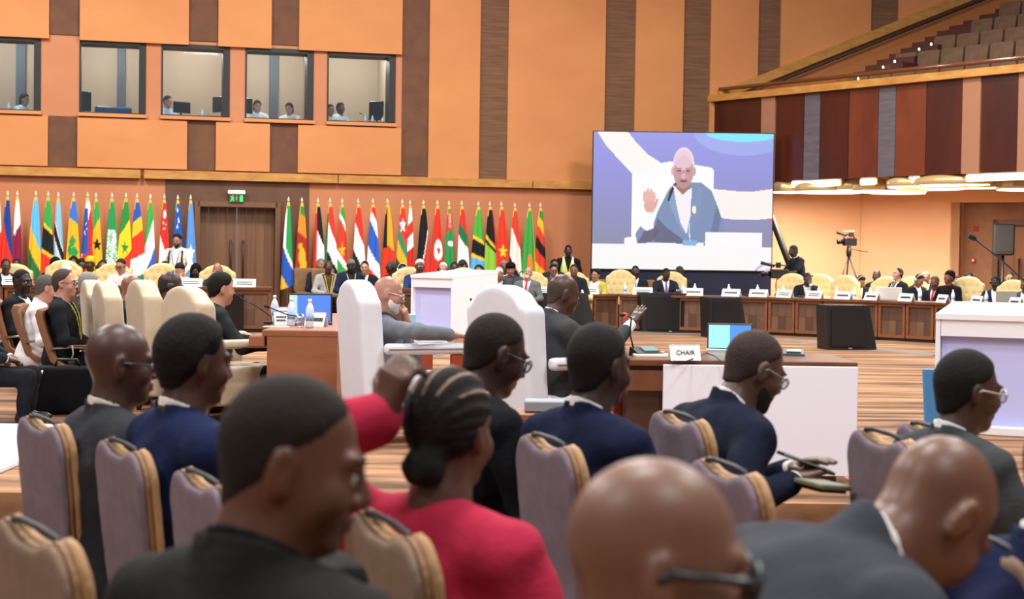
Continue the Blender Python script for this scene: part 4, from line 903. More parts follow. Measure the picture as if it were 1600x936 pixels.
# ================================================================ SCREEN
def screen():
    tl, tr, br, bl_ = P(928,207,33.4), P(1209,208,33.4), P(1206,425,33.4), P(925,418,33.4)
    z1, z0 = (tl.z+tr.z)/2, (br.z+bl_.z)/2; x0, x1 = tl.x, tr.x; cx = (x0+x1)/2
    o = empty('led_screen', (cx,33.4,0), 0, 'large LED video screen showing a waving man in a grey suit', 'screen')
    W_, H_ = x1-x0, z1-z0
    MB().box((0,.08,(z0+z1)/2),(W_+.04,.14,H_+.04)).build('cabinet', BLACK, o)
    nu, nv = 240, 180
    U, Vv = np.meshgrid((np.arange(nu)+.5)/nu, (np.arange(nv)+.5)/nv)
    img = np.zeros((nv,nu,3))
    def C(h): return np.array([int(h[i:i+2],16)/255 for i in (0,2,4)])
    img[:] = C('9a9ae6')*(1-Vv[...,None]*.15) + (C('a6a6b8')-C('9a9ae6'))*np.clip((Vv[...,None]-.25)*1.1,0,1)
    def put(m, c, a=1.0): img[m] = img[m]*(1-a)+C(c)*a
    e = lambda cx,cy,rx,ry: ((U-cx)/rx)**2+((Vv-cy)/ry)**2 < 1
    def poly(pts):
        ins = np.zeros_like(U,bool); n = len(pts)
        for i in range(n):
            (xa,ya),(xb,yb) = pts[i],pts[(i+1)%n]
            if ya == yb: continue
            c = ((ya>Vv)!=(yb>Vv)) & (U < (xb-xa)*(Vv-ya)/(yb-ya)+xa); ins ^= c
        return ins
    put(e(.83,.0,.27,.16),'a8b8f4',.6); put(e(.83,-.005,.21,.065),'82e6ff')
    put(poly([(.02,0),(.19,0),(.24,.08),(.30,.16),(.37,.215),(.42,.3),(.30,.42),(.215,.30),(.14,.2),(.07,.1)]),'fbf4f0')
    put(poly([(.66,.405),(.8,.42),(.9,.42),(1,.40),(1,.615),(.9,.63),(.8,.63),(.7,.615)]),'f8f2ec')
    put(poly([(.215,.3),(.3,.3),(.45,.3),(.5,.8),(.215,.8)]),'fdfbff')
    put(poly([(.30,.3),(.36,.225),(.43,.21),(.55,.23),(.655,.25),(.67,.27),(.67,.8),(.3,.8)]),'fbf9ff')
    put(poly([(.18,.775),(.2,.765),(.62,.80),(.62,.84),(.18,.84)]),'fbf8ff')
    # suit
    put(poly([(.25,.81),(.24,.74),(.27,.68),(.33,.70),(.37,.55),(.42,.42),(.455,.36),(.6,.36),(.66,.42),(.7,.55),(.73,.66),(.74,.74),(.62,.8),(.5,.81),(.4,.805)]),'7e90b6')
    put(poly([(.25,.81),(.29,.72),(.34,.66),(.37,.72),(.33,.8)]),'6a6480'); put(poly([(.34,.78),(.36,.62),(.42,.7),(.52,.79),(.5,.81),(.35,.8)]),'5c5a70',.7); put(poly([(.66,.72),(.69,.52),(.715,.62),(.7,.72)]),'66749c',.8)
    put(poly([(.42,.5),(.44,.4),(.47,.36),(.5,.62),(.53,.75),(.5,.72),(.46,.62)]),'8aa4cc',.8); put(poly([(.53,.75),(.56,.5),(.58,.38),(.61,.42),(.6,.55),(.56,.68)]),'8296be',.8)
    put(poly([(.415,.5),(.43,.42),(.46,.36),(.465,.37),(.445,.43),(.425,.5)]),'20222c')
    put(poly([(.445,.38),(.5,.44),(.55,.4),(.545,.6),(.525,.74),(.49,.66),(.465,.52)]),'f6eef4'); put(e(.565,.56,.012,.028),'fff4d0')
    # head
    put(poly([(.46,.34),(.462,.40),(.5,.45),(.54,.40),(.545,.34)]),'9c7468')
    put(e(.502,.235,.06,.13),'f0d8e6'); put(e(.502,.285,.056,.118),'c89a9c'); put(e(.502,.37,.04,.04),'b88a86',.7); put(e(.5,.2,.05,.07),'eccadc',.8)
    for x in (.478,.527): put(e(x,.278,.011,.008),'6a4650'); put(e(x,.262,.015,.006),'b08c90'); put(e(x,.295,.014,.008),'b88a90',.6)
    put(e(.503,.315,.011,.022),'e2b2b8'); put(e(.503,.352,.02,.009),'8c4c54'); put(e(.441,.28,.008,.03),'d8b0bc'); put(e(.563,.28,.008,.03),'c8a4b4')
    # hand
    put(e(.318,.535,.033,.055),'e4aca4')
    for dx,dy,l,r in ((-.03,-.065,.045,.009),(-.012,-.075,.055,.01),(.006,-.075,.05,.01),(.022,-.06,.04,.009)): put(e(.318+dx,.535+dy,r,l),'e8b4ac')
    put(poly([(.34,.53),(.355,.48),(.365,.49),(.35,.56)]),'e0a49c')
    put(poly([(.29,.58),(.345,.59),(.34,.7),(.3,.72),(.27,.69)]),'fdf8fc')
    put(poly([(0,.815),(.25,.815),(1,.83),(1,1),(0,1)]),'f7f6f6')
    put(poly([(.63,.725),(.945,.725),(.945,.84),(.63,.84)]),'fbf8fc'); put(poly([(.505,.785),(.585,.785),(.58,.822),(.505,.822)]),'8ab4e0')
    put(poly([(.538,.66),(.542,.66),(.545,.79),(.54,.79)]),'e8e4f0')
    m = e(1.0,1.03,.1,.09) & ~e(1.0,1.03,.085,.075); put(m,'dfa8f0'); put(e(1,1.03,.06,.05),'e8b4f4',.7); put(poly([(.985,.615),(1,.615),(1,.64),(.985,.64)]),'f06050')
    lin_ = np.where(img<=.04045, img/12.92, ((img+.055)/1.055)**2.4)
    gx, gz = np.linspace(-W_/2,W_/2,nu+1), np.linspace(z1,z0,nv+1)
    vs = np.array([(x,-.0,z) for z in gz for x in gx]); i = np.arange(nv)[:,None]*(nu+1)+np.arange(nu)[None]
    q = np.stack([i+nu+1,i+nu+2,i+1,i],-1).reshape(-1,4)
    me = bpy.data.meshes.new('display'); me.from_pydata(vs.tolist(),[],q.tolist())
    ca = me.color_attributes.new('Col','FLOAT_COLOR','CORNER'); cc = np.concatenate([lin_.reshape(-1,3),np.ones((nu*nv,1))],1); ca.data.foreach_set('color', np.repeat(cc,4,0).astype(f32).ravel())
    me.materials.append(mat('ffffff',.4,'attr',emit=1.0)); link('display', me, o)
    textmesh('caption', 'C H A I R', .13, Matrix.Translation((W_*(.775-.5),-.006,z1-H_*.785))@Matrix.Rotation(math.pi/2,4,'X'), mat('d6d2da',.5,emit=.55), o)
    MB().box((0,.3,z0/2),(W_+.02,.5,z0-.03)).build('skirt', mat('10122e',.8), o)
screen()
# ================================================================ TABLES
WT = wood('7a4a2e','5a331f',(1.5,6,6),.3); WF = wood('8a5432','6c3f25',(1.5,1.5,8),.4)
TILES = [wood('6b4a35','5a3c2a',(6,6,1.2),.5), wood('5a3c2b','4a3022',(6,6,1.2),.5), wood('7a5640','654632',(6,6,1.2),.5)]
def desk_unit(p, q, zb, zt, label, group, panel=True, ncol=3):
    ang = math.atan2(q.y-p.y, q.x-p.x); L = (q-p).length; c = (p+q)/2
    o = empty('desk_unit', (c.x,c.y,zb), ang, label, 'desk', group); H = zt-zb-.045
    mb = MB()
    for sx in (-1,1): mb.box((sx*(L/2-.025),.03,H/2+.03),(.05,.06,H-.06))
    mb.box((0,.03,H-.03),(L-.1,.06,.06)); mb.box((0,.03,.09),(L-.1,.06,.06)); mb.build('frame', WF, o)
    mb = MB(); mb.box((0,.35,H/2+.03),(L-.01,.5,H-.06)); mb.build('carcass', mat('2a1c14',.7), o)
    w_ = (L-.1)/ncol; h_ = (H-.18)/2
    for i in range(ncol):
        for k in range(2): MB().box((-L/2+.05+w_*(i+.5),.05,.12+h_*(k+.5)),(w_-.003,.03,h_-.003)).build('veneer_tile', TILES[(i*2+k*1+int(L*97)+i*k)%3], o)
    MB().box((0,.06,.03),(L,.05,.06)).build('toe_kick', BLACK, o)
    return o
def desk_run(nodes, zt, zb, unit, lab, group, tlabel, depth=.72):
    Q = [P(px,460,d) for px,d in nodes]; Q = [Vector((v.x,v.y,0)) for v in Q]
    mb = MB(); N = []
    for i,v in enumerate(Q):
        t = (Q[min(i+1,len(Q)-1)]-Q[max(i-1,0)]).normalized(); N.append(Vector((-t.y,t.x,0)))
    o = empty('worktop', (Q[0].x,Q[0].y,zt), 0, tlabel, 'table'); 
    for i in range(len(Q)-1):
        a = [Q[i]-N[i]*.05, Q[i+1]-N[i+1]*.05, Q[i+1]+N[i+1]*depth, Q[i]+N[i]*depth]
        mb.hexa([v+Vector((0,0,zt-.045)) for v in a],[v+Vector((0,0,zt)) for v in a])
    rel(mb,o).build('top', WT, o)
    cnt = 0; units = []
    for i in range(len(Q)-1):
        L = (Q[i+1]-Q[i]).length; n = max(1,round(L/unit))
        for k in range(n): units.append((Q[i].lerp(Q[i+1],(k+.02)/n), Q[i].lerp(Q[i+1],(k+.98)/n)))
    for k,(p,q) in enumerate(units): desk_unit(p, q, zb, zt, lab(k,len(units)), group)
    def front(px, back=0.0):
        for i in range(len(Q)-1):
            x0, x1 = nodes[i][0], nodes[i+1][0]
            if x0 <= px <= x1:
                ray = P(px,460,1.0)-Vector((0,0,CAM_H)); r2 = Vector((ray.x,ray.y)); a = Vector((Q[i].x,Q[i].y)); b = Vector((Q[i+1].x,Q[i+1].y)); n2 = Vector((-(b-a).y,(b-a).x)); t = a.dot(n2)/r2.dot(n2); p = r2*t + n2.normalized()*back
                return Vector((p.x,p.y,zt)), math.degrees(math.atan2((b-a).y,(b-a).x))
    return front
ORD = ['first','second','third','fourth','fifth','sixth','seventh','eighth','ninth','tenth','eleventh','twelfth','thirteenth','fourteenth','fifteenth','sixteenth','seventeenth','eighteenth','nineteenth','twentieth']
def ordn(k): return ORD[k] if k < 20 else ('twenty-'+ORD[k-20] if k < 30 else 'thirty-'+ORD[k-30])
FR = desk_run([(806,30.4),(967,31.4),(1200,30.7),(1330,29.8),(1460,28.6),(1680,26)], .76, 0, .58, lambda k,n: 'checkered veneer desk front under the far conference table, %s from its left end' % ordn(k), 'desk fronts of the far table', 'long dark wooden worktop of the far conference table before the screen')
FL = desk_run([(-60,25.2),(200,25.5),(425,25.9)], .93, DZ, .75, lambda k,n: 'wooden desk front at the left before the flags, %s from the left' % ordn(k), 'desk fronts of the left table', 'long wooden worktop on the left before the flags and door')
FC = desk_run([(545,26.2),(652,26.4),(792,28.4)], .93, DZ, .75, lambda k,n: 'wooden desk front half hidden by the white lectern, %s from the left' % ordn(k), 'desk fronts of the middle table', 'wooden worktop behind the white lectern in the middle')
for px0,px1,lb in ((335,382,'black monitor panel on the left desk front'),(270,330,'black panel on the left desk front behind the headphone man')):
    a,g_ = FL(px0); b,_ = FL(px1); o = tag(MB().box((0,0,0),((b-a).length,.05,.62),bev=.01).build('monitor', mat('0e0e10',.25)), lb, 'monitor'); o.location = (a+b)/2+Vector((0,-.06,-.42)); o.rotation_euler = (0,0,math.radians(g_))
# floor monitors in front of the far table
def floor_monitor(px, yb, wpx, hpx, face, label):
    p = onz(px,yb,0); k = FPX/p.y; W_, H_ = wpx/k, hpx/k
    o = empty('floor_monitor', p, fz(face), label, 'monitor', 'black floor monitors')
    MB().prism([(-W_*.5,0),(W_*.62,0),(W_*.42,H_),(-W_*.55,H_)],0,.5).build('cabinet', mat('121214',.55), o)
    MB().prism([(-W_*.42,H_*.08),(W_*.36,H_*.08),(W_*.32,H_*.9),(-W_*.45,H_*.9)],-.02,.01).build('screen_panel', mat('1c1c1f',.3), o)
    MB().box((0,-.012,H_*.04),(.06,.02,.02)).build('badge', mat('8a8a90',.3), o)
floor_monitor(1047,520,88,62,8,'black wedge monitor on the floor, widest of those before the screen')
floor_monitor(1136,528,56,63,14,'narrow black wedge monitor on the floor, right of the widest one')
floor_monitor(1328,547,72,70,10,'black wedge monitor on the floor beside the right checkered desks')
floor_monitor(878,520,92,62,4,'black wedge monitor on the floor behind the speaking man in grey')
# table at the left with its end panel to the camera
t = empty('delegate_table', (-1.63,11.8,DZ), 0, 'walnut table end panel left of the white armchair', 'table')
WE_ = wood('9a5f40','7c4a30',(.8,6,7),.4)
MB().box((.0,1.7,.745),(.58,3.4,.05),bev=.006).build('top', WE_, t); MB().box((.02,.02,.36),(.54,.035,.72)).build('end_panel', WE_, t); MB().box((.24,1.7,.36),(.03,3.3,.72)).build('front_panel', WE_, t); MB().box((.0,3.36,.36),(.54,.035,.72)).build('end_panel', WE_, t)
MB().box((-.33,.16,.68),(.12,.34,.09),bev=.01).build('side_shelf', WE_, t)
TT = DZ+.77
# chair's desk
cdk = empty('chair_desk', (1.38,9.25,DZ), 0, 'dark wooden desk with a white board on its near side, under the CHAIR card', 'desk')
MB().box((0,.42,.735),(1.42,.85,.04),bev=.006).build('top', WT, cdk); MB().box((-.55,.4,.36),(.24,.75,.7)).build('pedestal', wood('4a2c20','3a2018',(4,4,1),.4), cdk); MB().box((.5,.45,.36),(.24,.65,.7)).build('pedestal', wood('4a2c20','3a2018',(4,4,1),.4), cdk); MB().box((-.56,-.01,.63),(.3,.03,.12)).build('drawer', wood('7a4a30','5f3722',(6,1,6),.4), cdk)
MB().box((.12,-.03,.40),(1.17,.03,.66),bev=.004).build('white_board', mat('eaeaf6',.5), cdk)
MB().box((0,.84,.4),(1.4,.03,.7)).build('modesty_panel', WT, cdk)
CZ = DZ+.755
tent_card(Vector((onz(1069,563,CZ).x,onz(1069,563,CZ).y,CZ)), 12, .19, .095, 'white folded card lettered CHAIR on the desk', 'CHAIR')
def on(px,py,z): v = onz(px,py,z); return Vector((v.x,v.y,z))
# delegate microphone unit, notepad, tablet, cable on the chair's desk
o = empty('microphone_unit', on(1010,556,CZ), fz(20), 'black desktop microphone unit with small display by the speaking man', 'microphone unit')
MB().hexa([(-.09,-.07,0),(.09,-.07,0),(.09,.07,0),(-.09,.07,0)],[(-.085,-.065,.02),(.085,-.065,.02),(.085,.065,.055),(-.085,.065,.055)]).build('base', mat('1c1c1e',.4), o)
MB().box((.02,.0,.043),(.1,.08,.008),RX(.26)).build('display', mat('7f9a98',.2), o); MB().tube([(-.07,.04,.04),(-.09,.06,.14),(-.12,-.03,.24),(-.2,-.1,.26)],.005,6).build('gooseneck', BLACK, o); MB().tube([(-.2,-.1,.26),(-.235,-.125,.262)],.012,8).build('microphone_head', BLACK, o); MB().tube([(-.195,-.097,.26),(-.2,-.1,.26)],.015,10).build('light_ring', mat('ff3020',.4,emit=3), o)
o = empty('notepad', on(1018,557,CZ), fz(6), 'cream open notepad with a pen on the desk beside the CHAIR card', 'notepad'); MB().box((0,0,.008),(.22,.15,.016),bev=.003).build('pages', mat('efe8d4',.7), o); MB().tube([(-.02,.085,.022),(.1,.09,.022)],.006,8).build('pen', mat('d8d8d4',.3), o)
o = empty('laptop', on(1140,548,CZ), fz(-8), 'open tablet computer with a teal and blue screen on the chair desk', 'tablet')
MB().box((0,.04,.09),(.3,.012,.19),RX(-.35),bev=.004).build('bezel', mat('2a2c30',.4), o); MB().box((-.07,.028,.092),(.14,.008,.16),RX(-.35)).build('teal_screen_area', mat('86c8cc',.3,emit=.5), o); MB().box((.07,.028,.092),(.14,.008,.16),RX(-.35)).build('blue_screen_area', mat('3c7ac0',.3,emit=.5), o); MB().box((0,-.06,.006),(.3,.16,.012)).build('keyboard', mat('b8bcc4',.4), o)
mb = MB(); mb.tube([on(1072,566,CZ)+Vector((0,0,.005)),on(1085,563,CZ)+Vector((0,0,.012)),on(1103,559,CZ)+Vector((0,0,.03)),on(1118,562,CZ)+Vector((0,0,.02)),on(1128,567,CZ)+Vector((0,0,.004))],.004,6)
tag(mb.build('cable', BLACK), 'black cable looping over the desk beside the CHAIR card', 'cable')
o = empty('microphone_unit', on(1240,556,CZ), fz(-10), 'small dark desktop unit at the right end of the chair desk', 'microphone unit'); MB().hexa([(-.07,-.05,0),(.07,-.05,0),(.07,.05,0),(-.07,.05,0)],[(-.065,-.045,.015),(.065,-.045,.015),(.065,.045,.04),(-.065,.045,.04)]).build('base', mat('2a2c30',.4), o); MB().box((0,0,.033),(.09,.05,.006),RX(.24)).build('display', mat('8aa090',.2), o)
# side table with a grey box beside the speaking man
st = empty('side_table', (.27,7.75,0), 0, 'white side table with a wooden top edge behind the row of heads', 'table'); MB().box((0,0,.74),(.5,.3,.035),bev=.005).build('top', wood('9a6442','7f5034',(2,6,6)), st); MB().box((0,0,.36),(.44,.26,.72)).build('body', mat('e9e7ee',.6), st)
tag(MB().box((0,0,.03),(.24,.16,.055),bev=.006).build('equipment_box', mat('8c9096',.5)), 'flat grey equipment box on the white side table', 'box').location = (.19,7.75,.758)
tag(MB().box((0,0,.0),(3.3,4.2,.03),bev=.004).build('floor_panel', mat('e8e9ef',.5)), 'white floor panel on the dais at the left edge', 'floor panel').location = (-4.75,9.62,DZ+.016)
# lecterns and big gooseneck microphones
pA = P(705,440,25.2); podium((pA.x+.05,25.4,DZ), -38, 'white lectern with an inside tinted lilac for bluish light, in the middle behind the armchairs', .86, 1.15, 1.02)
pB = P(1540,480,14.0); podium((pB.x+.12,14.1,0), -24, 'white lectern with an inside tinted lilac for bluish light, at the right edge', .86, 1.05, 1.07)
o = empty('microphone', (P(1600,470,13.9).x+.22,14.0,1.12), 0, 'long black gooseneck microphone rising over the right lectern', 'microphone')
b0 = Vector(o.location); pts = [Vector((0,0,0)), Vector((0,0,.03)), P(1607,446,14)-b0, P(1560,402,14)-b0, P(1524,374,14)-b0]
MB().tube(pts,.008,8).build('gooseneck', BLACK, o); MB().tube([P(1524,374,14)-b0,P(1514,368,14)-b0],[.022,.026],10).build('windscreen', mat('141416',.9), o); MB().lathe([(.05,0),(.05,.02),(.02,.04)],(0,0,0),14).build('base', BLACK, o)
tag(MB().box((0,0,.3),(.28,.05,.6),RX(-.2),bev=.01).build('display_board', mat('3c78a8',.4)), 'blue display board leaning beside the right lectern', 'board').location = (P(1450,650,13.4).x+.1,13.4,.0)
tag(MB().box((0,0,.2),(.14,.04,.4),bev=.01).build('display_board', mat('8fc0d4',.4)), 'pale blue board on the floor left of the middle lectern', 'board').location = (P(643,512,24.6).x,24.6,DZ)
# ================================================================ CHAIRS
bqA = banquet('7d6f78','b08a60'); uA = []; bqB = banquet('86705f','a88056'); uB = []
CH = [(72,643,4.75,124,0,'mauve banquet chair with tan edges behind the grey-suited man with glasses, far left'),(197,680,4.3,120,0,'mauve banquet chair with tan edges behind the man in the blue suit, left'),
 (862,672,4.25,109,0,'mauve banquet chair behind the navy-suited man, in the middle of the picture'),(1066,636,4.85,106,0,'mauve banquet chair behind the man holding a phone'),(1140,712,3.9,105,0,'mauve banquet chair behind the head of the bald man in front'),
 (1385,664,4.4,100,0,'mauve banquet chair left of the leaning grey-suited man, standing empty'),(1455,655,5.0,100,0,'banquet chair behind the man before the right lectern, mostly hidden'),
 (612,795,2.95,113,1,'taupe banquet chair behind the woman in pink'),(62,803,2.85,125,1,'taupe banquet chair cropped at the lower left corner'),(322,728,3.75,118,0,'banquet chair glimpsed between the blue suit and the dark jacket'),(345,921,2.3,110,0,'banquet chair top peeking in at the bottom edge, left'),(1548,824,3.0,100,1,'tan edged banquet chair before the face of the leaning man')]
for px,yt,d,fa,kd,lb in CH:
    top_ = P(px,yt,d); z = top_.z; off = RZ(fz(fa))@Vector((0,.22,0))
    place((bqA,bqB)[kd], (uA,uB)[kd], (top_.x-off.x,top_.y-off.y,0), fa, lb, 'chair', 'banquet chairs of the audience', (1,1,z/1.01))
def put_throne(src, used, px, yt, d, fa, lb, group, floor=0.0, cat='armchair'):
    top_ = P(px,yt,d); sc_ = (top_.z-floor)/1.13; off = RZ(fz(fa))@Vector((0,.3*sc_,0)); return place(src, used, (top_.x-off.x,top_.y-off.y,floor), fa, lb, cat, group, (1.02,1.02,sc_))
thW = throne('dddde6', trim=True, name='white_armchair'); uW = []
put_throne(thW,uW,561,437,11.15,112,'white leather armchair of the bald man with the white beard','white leather armchairs',DZ)
put_throne(thW,uW,790,445,9.75,128,'white leather armchair of the speaking man in grey','white leather armchairs',DZ)
thC = throne('c6b298', name='cream_armchair'); uC = []
for px,yt,d,fa,lb in ((150,437,14.2,112,'cream armchair seen from behind, leftmost of the pair touching'),(172,440,13.6,115,'cream armchair seen from behind, right one of the pair touching'),(228,437,12.9,118,'cream armchair seen from behind, between the bald man and the headphone man'),(298,447,12.2,130,'cream armchair with pale back, left of the man writing')):
    put_throne(thC,uC,px,yt,d,fa,lb,'cream armchairs at the left table',DZ)
thT = throne('d4bc84', tuft=True, name='tufted_armchair'); uT = []
for px,yt,d,fa,lb in ((22,412,26.8,5,'at the left edge behind the man with the red tie'),(100,406,26.9,5,'behind the man in a white cap'),(178,410,26.9,5,'behind the woman in the pale blouse'),(254,411,26.9,5,'standing empty before the red and white flag'),(340,414,26.9,5,'behind the man with his hand on his face, before the door'),
  (640,417,27.3,5,'behind the white-haired man in navy'),(725,418,29.2,5,'left of the man with headphones, half turned'),(757,424,29.4,0,'behind the man with headphones near the lectern'),(832,424,31.2,0,'behind the man with the white beard and red tie'),(897,424,31.8,-3,'behind the broad man in dark clothes below the guard'),
  (970,421,32.6,-3,'standing empty below the screen'),(1050,424,32.6,-5,'behind the man with the purple tie below the screen'),(1238,427,31.7,-25,'left of the man resting his head on his hand'),(1282,428,32.6,-28,'right of the man resting his head on his hand'),(1322,430,31.3,-45,'standing empty before the tripod'),(1386,432,31,-30,'left of the man in headset looking up'),(1426,432,31.7,-42,'right of the man in headset looking up'),(1513,432,29.6,-28,'standing empty beside the woman in black scarf'),(1585,437,28.8,-35,'at the right edge behind the man with headphones')):
    put_throne(thT,uT,px,yt,d,fa,'cream tufted armchair '+lb,'tufted armchairs at the far tables',DZ if px < 800 else 0)
lc = leather_chair('8a5c40'); uL = []
for px,yt,d,fa,lb in ((75,484,13.7,98,'brown leather swivel chair of the man in profile with glasses'),(37,477,14.6,98,'brown leather swivel chair of the man in the white shirt'),(6,474,15.3,98,'brown leather swivel chair cropped at the left edge')):
    top_ = P(px,yt,d); off = RZ(fz(fa))@Vector((0,.34,0)); sc_ = (top_.z-DZ)/1.13; place(lc,uL,(top_.x-off.x,top_.y-off.y,DZ),fa,lb,'chair','brown leather chairs at the left',(1.05,1.05,min(1.1,max(.75,sc_))))
sch = side_chair('8a6a4e'); uS = []
for px,d,fa,lb in ((486,31.6,35,'behind the man in a dark suit beside the lion flag'),(513,31.0,30,'under the man in the pale grey jacket'),(946,33.0,-5,'right of the woman in yellow'),(1006,33.0,-5,'of the man with the blue tie below the screen'),(1352,32.4,-25,'of the bent man with headphones')):
    v = P(px,450,d); place(sch,uS,(v.x,v.y,DZ if px < 800 else 0),fa,'brown side chair '+lb,'chair','brown side chairs in the second row',(1.1,1.1,1.1))
# ================================================================ PEOPLE, NEAR
D1, D2, D3 = '3f281e', '54362a', '6a4534'
N, MID = .0078, .0105
G0 = 'audience members in the near rows'
person('large man in front left in dark grey jacket, face turned right in profile', 452, 588, 2.2, 146, '5e3827', ('crop','211712'), ('suit','242421','1c1c1c'), 8, 96, 14, 2, vox=N, group=G0, fat=1.18, wl=(.1,-.42,.72), wr_=('px',505,868,2.75), belly=1.2)
person('woman in bright pink jacket with braided hair in a bun, hand raised', 700, 583, 3.2, 138, '5c3a2c', ('braids','191412'), ('blouse','b42a46'), 6, 150, 4, 0, vox=N, group=G0, hpose=('fist','lap'), wl=('px',600,652,3.1), pole={1:('w',-1,.25,-.1)}, partings=True, trousers='b82f4a')
person('man in black suit with glasses looking down, beside the woman in pink', 774, 490, 5.05, 120, '3a241b', ('crop','251a15'), ('suit','131418','f2efe8'), 9, 118, 22, 0, vox=.009, glasses='22201e', group=G0, s=1.06)
person('man in navy suit seen from behind, in front of the speaking man', 934, 507, 4.6, 128, '3a251d', ('short','181412'), ('suit','141b36','f1ece4'), 8, 135, 8, 0, vox=.009, group=G0)
pn5, i5 = person('bald man in navy suit bending over the phone in his hands', 1180, 517, 5.0, 115, '5a4032', ('crop','40302a'), ('suit','171c2e','efe9e2'), 26, 112, 26, 0, vox=.009, glasses='8a8a88', beard='2a211d', group=G0, wl=('px',1238,735,4.9), wr_=('px',1240,752,4.7))
person('balding man in grey suit and glasses at the far left of the near row', 184, 505, 4.72, 126, '4c2e24', None, ('suit','35363b','efe6d4'), 1, 112, 6, 0, vox=.009, glasses='2c2c30', group=G0, wl=(.12,-.44,.7), wr_=(-.12,-.44,.7))
person('man in blue suit with round black hair, near row left', 300, 497, 4.35, 126, '4a2c20', ('afro','120e0d'), ('suit','1a2447','f0e9de'), 2, 128, 8, 0, vox=.009, group=G0, wl=(.12,-.44,.7), wr_=(-.12,-.44,.7))
person('bald man with dark glasses in front, only his head in view', 1020, 715, 1.76, 112, '7a5440', None, ('suit','2a2a2c','f0ece8'), 6, 95, 8, 0, vox=N, glasses='1c2426', group=G0, fat=1.1)
person('bald man in charcoal grey suit bending far forward, front right', 1474, 680, 2.65, 112, '6a4430', None, ('suit','3a3c42','efece8'), 60, 118, 54, 0, vox=N, group=G0, fat=1.08, belly=1.25, s=1.1)
person('man in grey suit with black hair before the right lectern', 1510, 548, 4.8, 112, '4a3024', ('short','171311'), ('suit','3e4143','eeeaf0'), 6, 104, 10, 0, vox=.009, glasses='c0b8a8', group=G0)
person('person in dark navy cropped at the right edge', 1682, 640, 2.9, 116, '4a2e22', ('short','15110f'), ('suit','1a2140','eeeaea'), 10, 116, 10, 0, vox=.010, group=G0, fat=1.1)
# phone and wallet of the bending man
wv = wpt(i5, i5['wrs'][1]); v = P(1253,721,4.75)
o = empty('mobile_phone', v, fz(100), 'black mobile phone held by the bending man', 'phone'); MB().box((0,0,0),(.075,.15,.009),RX(.35),bev=.003).build('body', mat('18181a',.3), o); MB().box((0,.0,.0065),(.068,.14,.002),RX(.35)).build('display', mat('3a3f48',.1), o)
v = P(1285,757,4.6); o = empty('tablet_case', v, fz(112), 'olive tablet case on the knee of the bending man', 'tablet'); MB().box((0,0,0),(.15,.11,.016),RX(.1),bev=.004).build('case', mat('6a6a50',.5), o); MB().box((0,0,-.012),(.12,.09,.012),RX(.1)).build('strap', BLACK, o)
# ================================================================ PEOPLE ON THE DAIS
G1 = 'delegates at the left table'
person('bald man with white beard and glasses leaning back in the white armchair', 606, 432, 11.3, 106, 'b07a64', None, ('shirt','7a7f86',None,'45464a'), -4, 92, 12, 6, vox=MID, glasses='c8c8c8', beard='e6e2de', group=None, hpose=('chin','lap'), wr_=(-.37,-.36,.95), pole={-1:(-1,.3,.1)}, fat=1.2, belly=1.3, s=1.06, floor=DZ)
person('bald speaking man in grey suit gesturing with an outstretched hand', 880, 428, 9.9, 118, '4f3227', ('ring','4a3a34'), ('suit','434547','f4f2f4'), 10, 108, 16, 0, vox=MID, hpose=('table','open'), wr_=(-.2,-.52,1.02), pole={-1:(-.5,.3,-.8)}, s=1.03, fat=1.08, belly=1.2, floor=DZ, sleeve=.7)
person('black-haired man in dark suit writing at the walnut table', 345, 427, 12.35, 112, 'c08a70', ('thick','1a1614'), ('suit','2c2f33','eef0f2'), 8, 118, 10, 0, vox=MID, group=G1, wl=(.1,-.48,.78), wr_=(-.16,-.44,.76), hpose=('table','table'), floor=DZ)
person('bald man with headphones in dark suit at the left table', 266, 424, 13.0, 108, '4c332b', ('ring','3a2c28'), ('suit','33322f','e6e0dc'), 6, 108, 14, 0, vox=.012, phones='26282c', group=G1, floor=DZ)
person('bald brown-skinned man in navy between two cream armchairs', 206, 430, 14.0, 112, '8a5844', None, ('suit','1f2536','e9e4dc'), 8, 118, 18, 0, vox=.012, group=G1, floor=DZ)
person('grey-haired man in charcoal jacket behind the cream armchairs', 138, 427, 15.4, 112, '8a6452', ('thick','8f8b88'), ('suit','3a3c42','dedada'), 6, 128, 16, 0, vox=.012, group=G1, floor=DZ)
person('man in profile with glasses, dark suit and grey collar', 99, 421, 13.7, 96, 'c58f78', ('recede','4e4038'), ('suit','1f2125','b9bfc9'), 2, 90, 2, 0, vox=.012, glasses='3c3430', group=G1, floor=DZ, lanyard='c8b84a')
person('man in white shirt with grey hair bowing his head', 72, 430, 14.6, 105, 'c28a76', ('short','5e5854'), ('shirt','f2f0f2'), 10, 118, 16, 0, vox=.012, group=G1, floor=DZ, trousers='d0ccc8')
person('dark-skinned man in black jacket looking towards the screen, left', 34, 421, 15.4, 75, '2f1f1a', ('crop','1c1614'), ('suit','1b1c1f','e8e8ea'), 0, 62, 4, 0, vox=.012, group=G1, floor=DZ)
person('seated person at the left edge with only dark trouser legs in view', -40, 425, 12.0, 98, '5a3a2c', ('short','181412'), ('suit','22242a','e8e8ea'), 0, 95, 4, 0, vox=.013, group=G1, floor=DZ)
person('person in pale checked shirt cropped at the left edge', -8, 436, 18, 20, '5a3a2c', ('short','181412'), ('shirt','c8d0dc'), 4, 20, 10, 0, vox=.014, group=G1, floor=DZ)
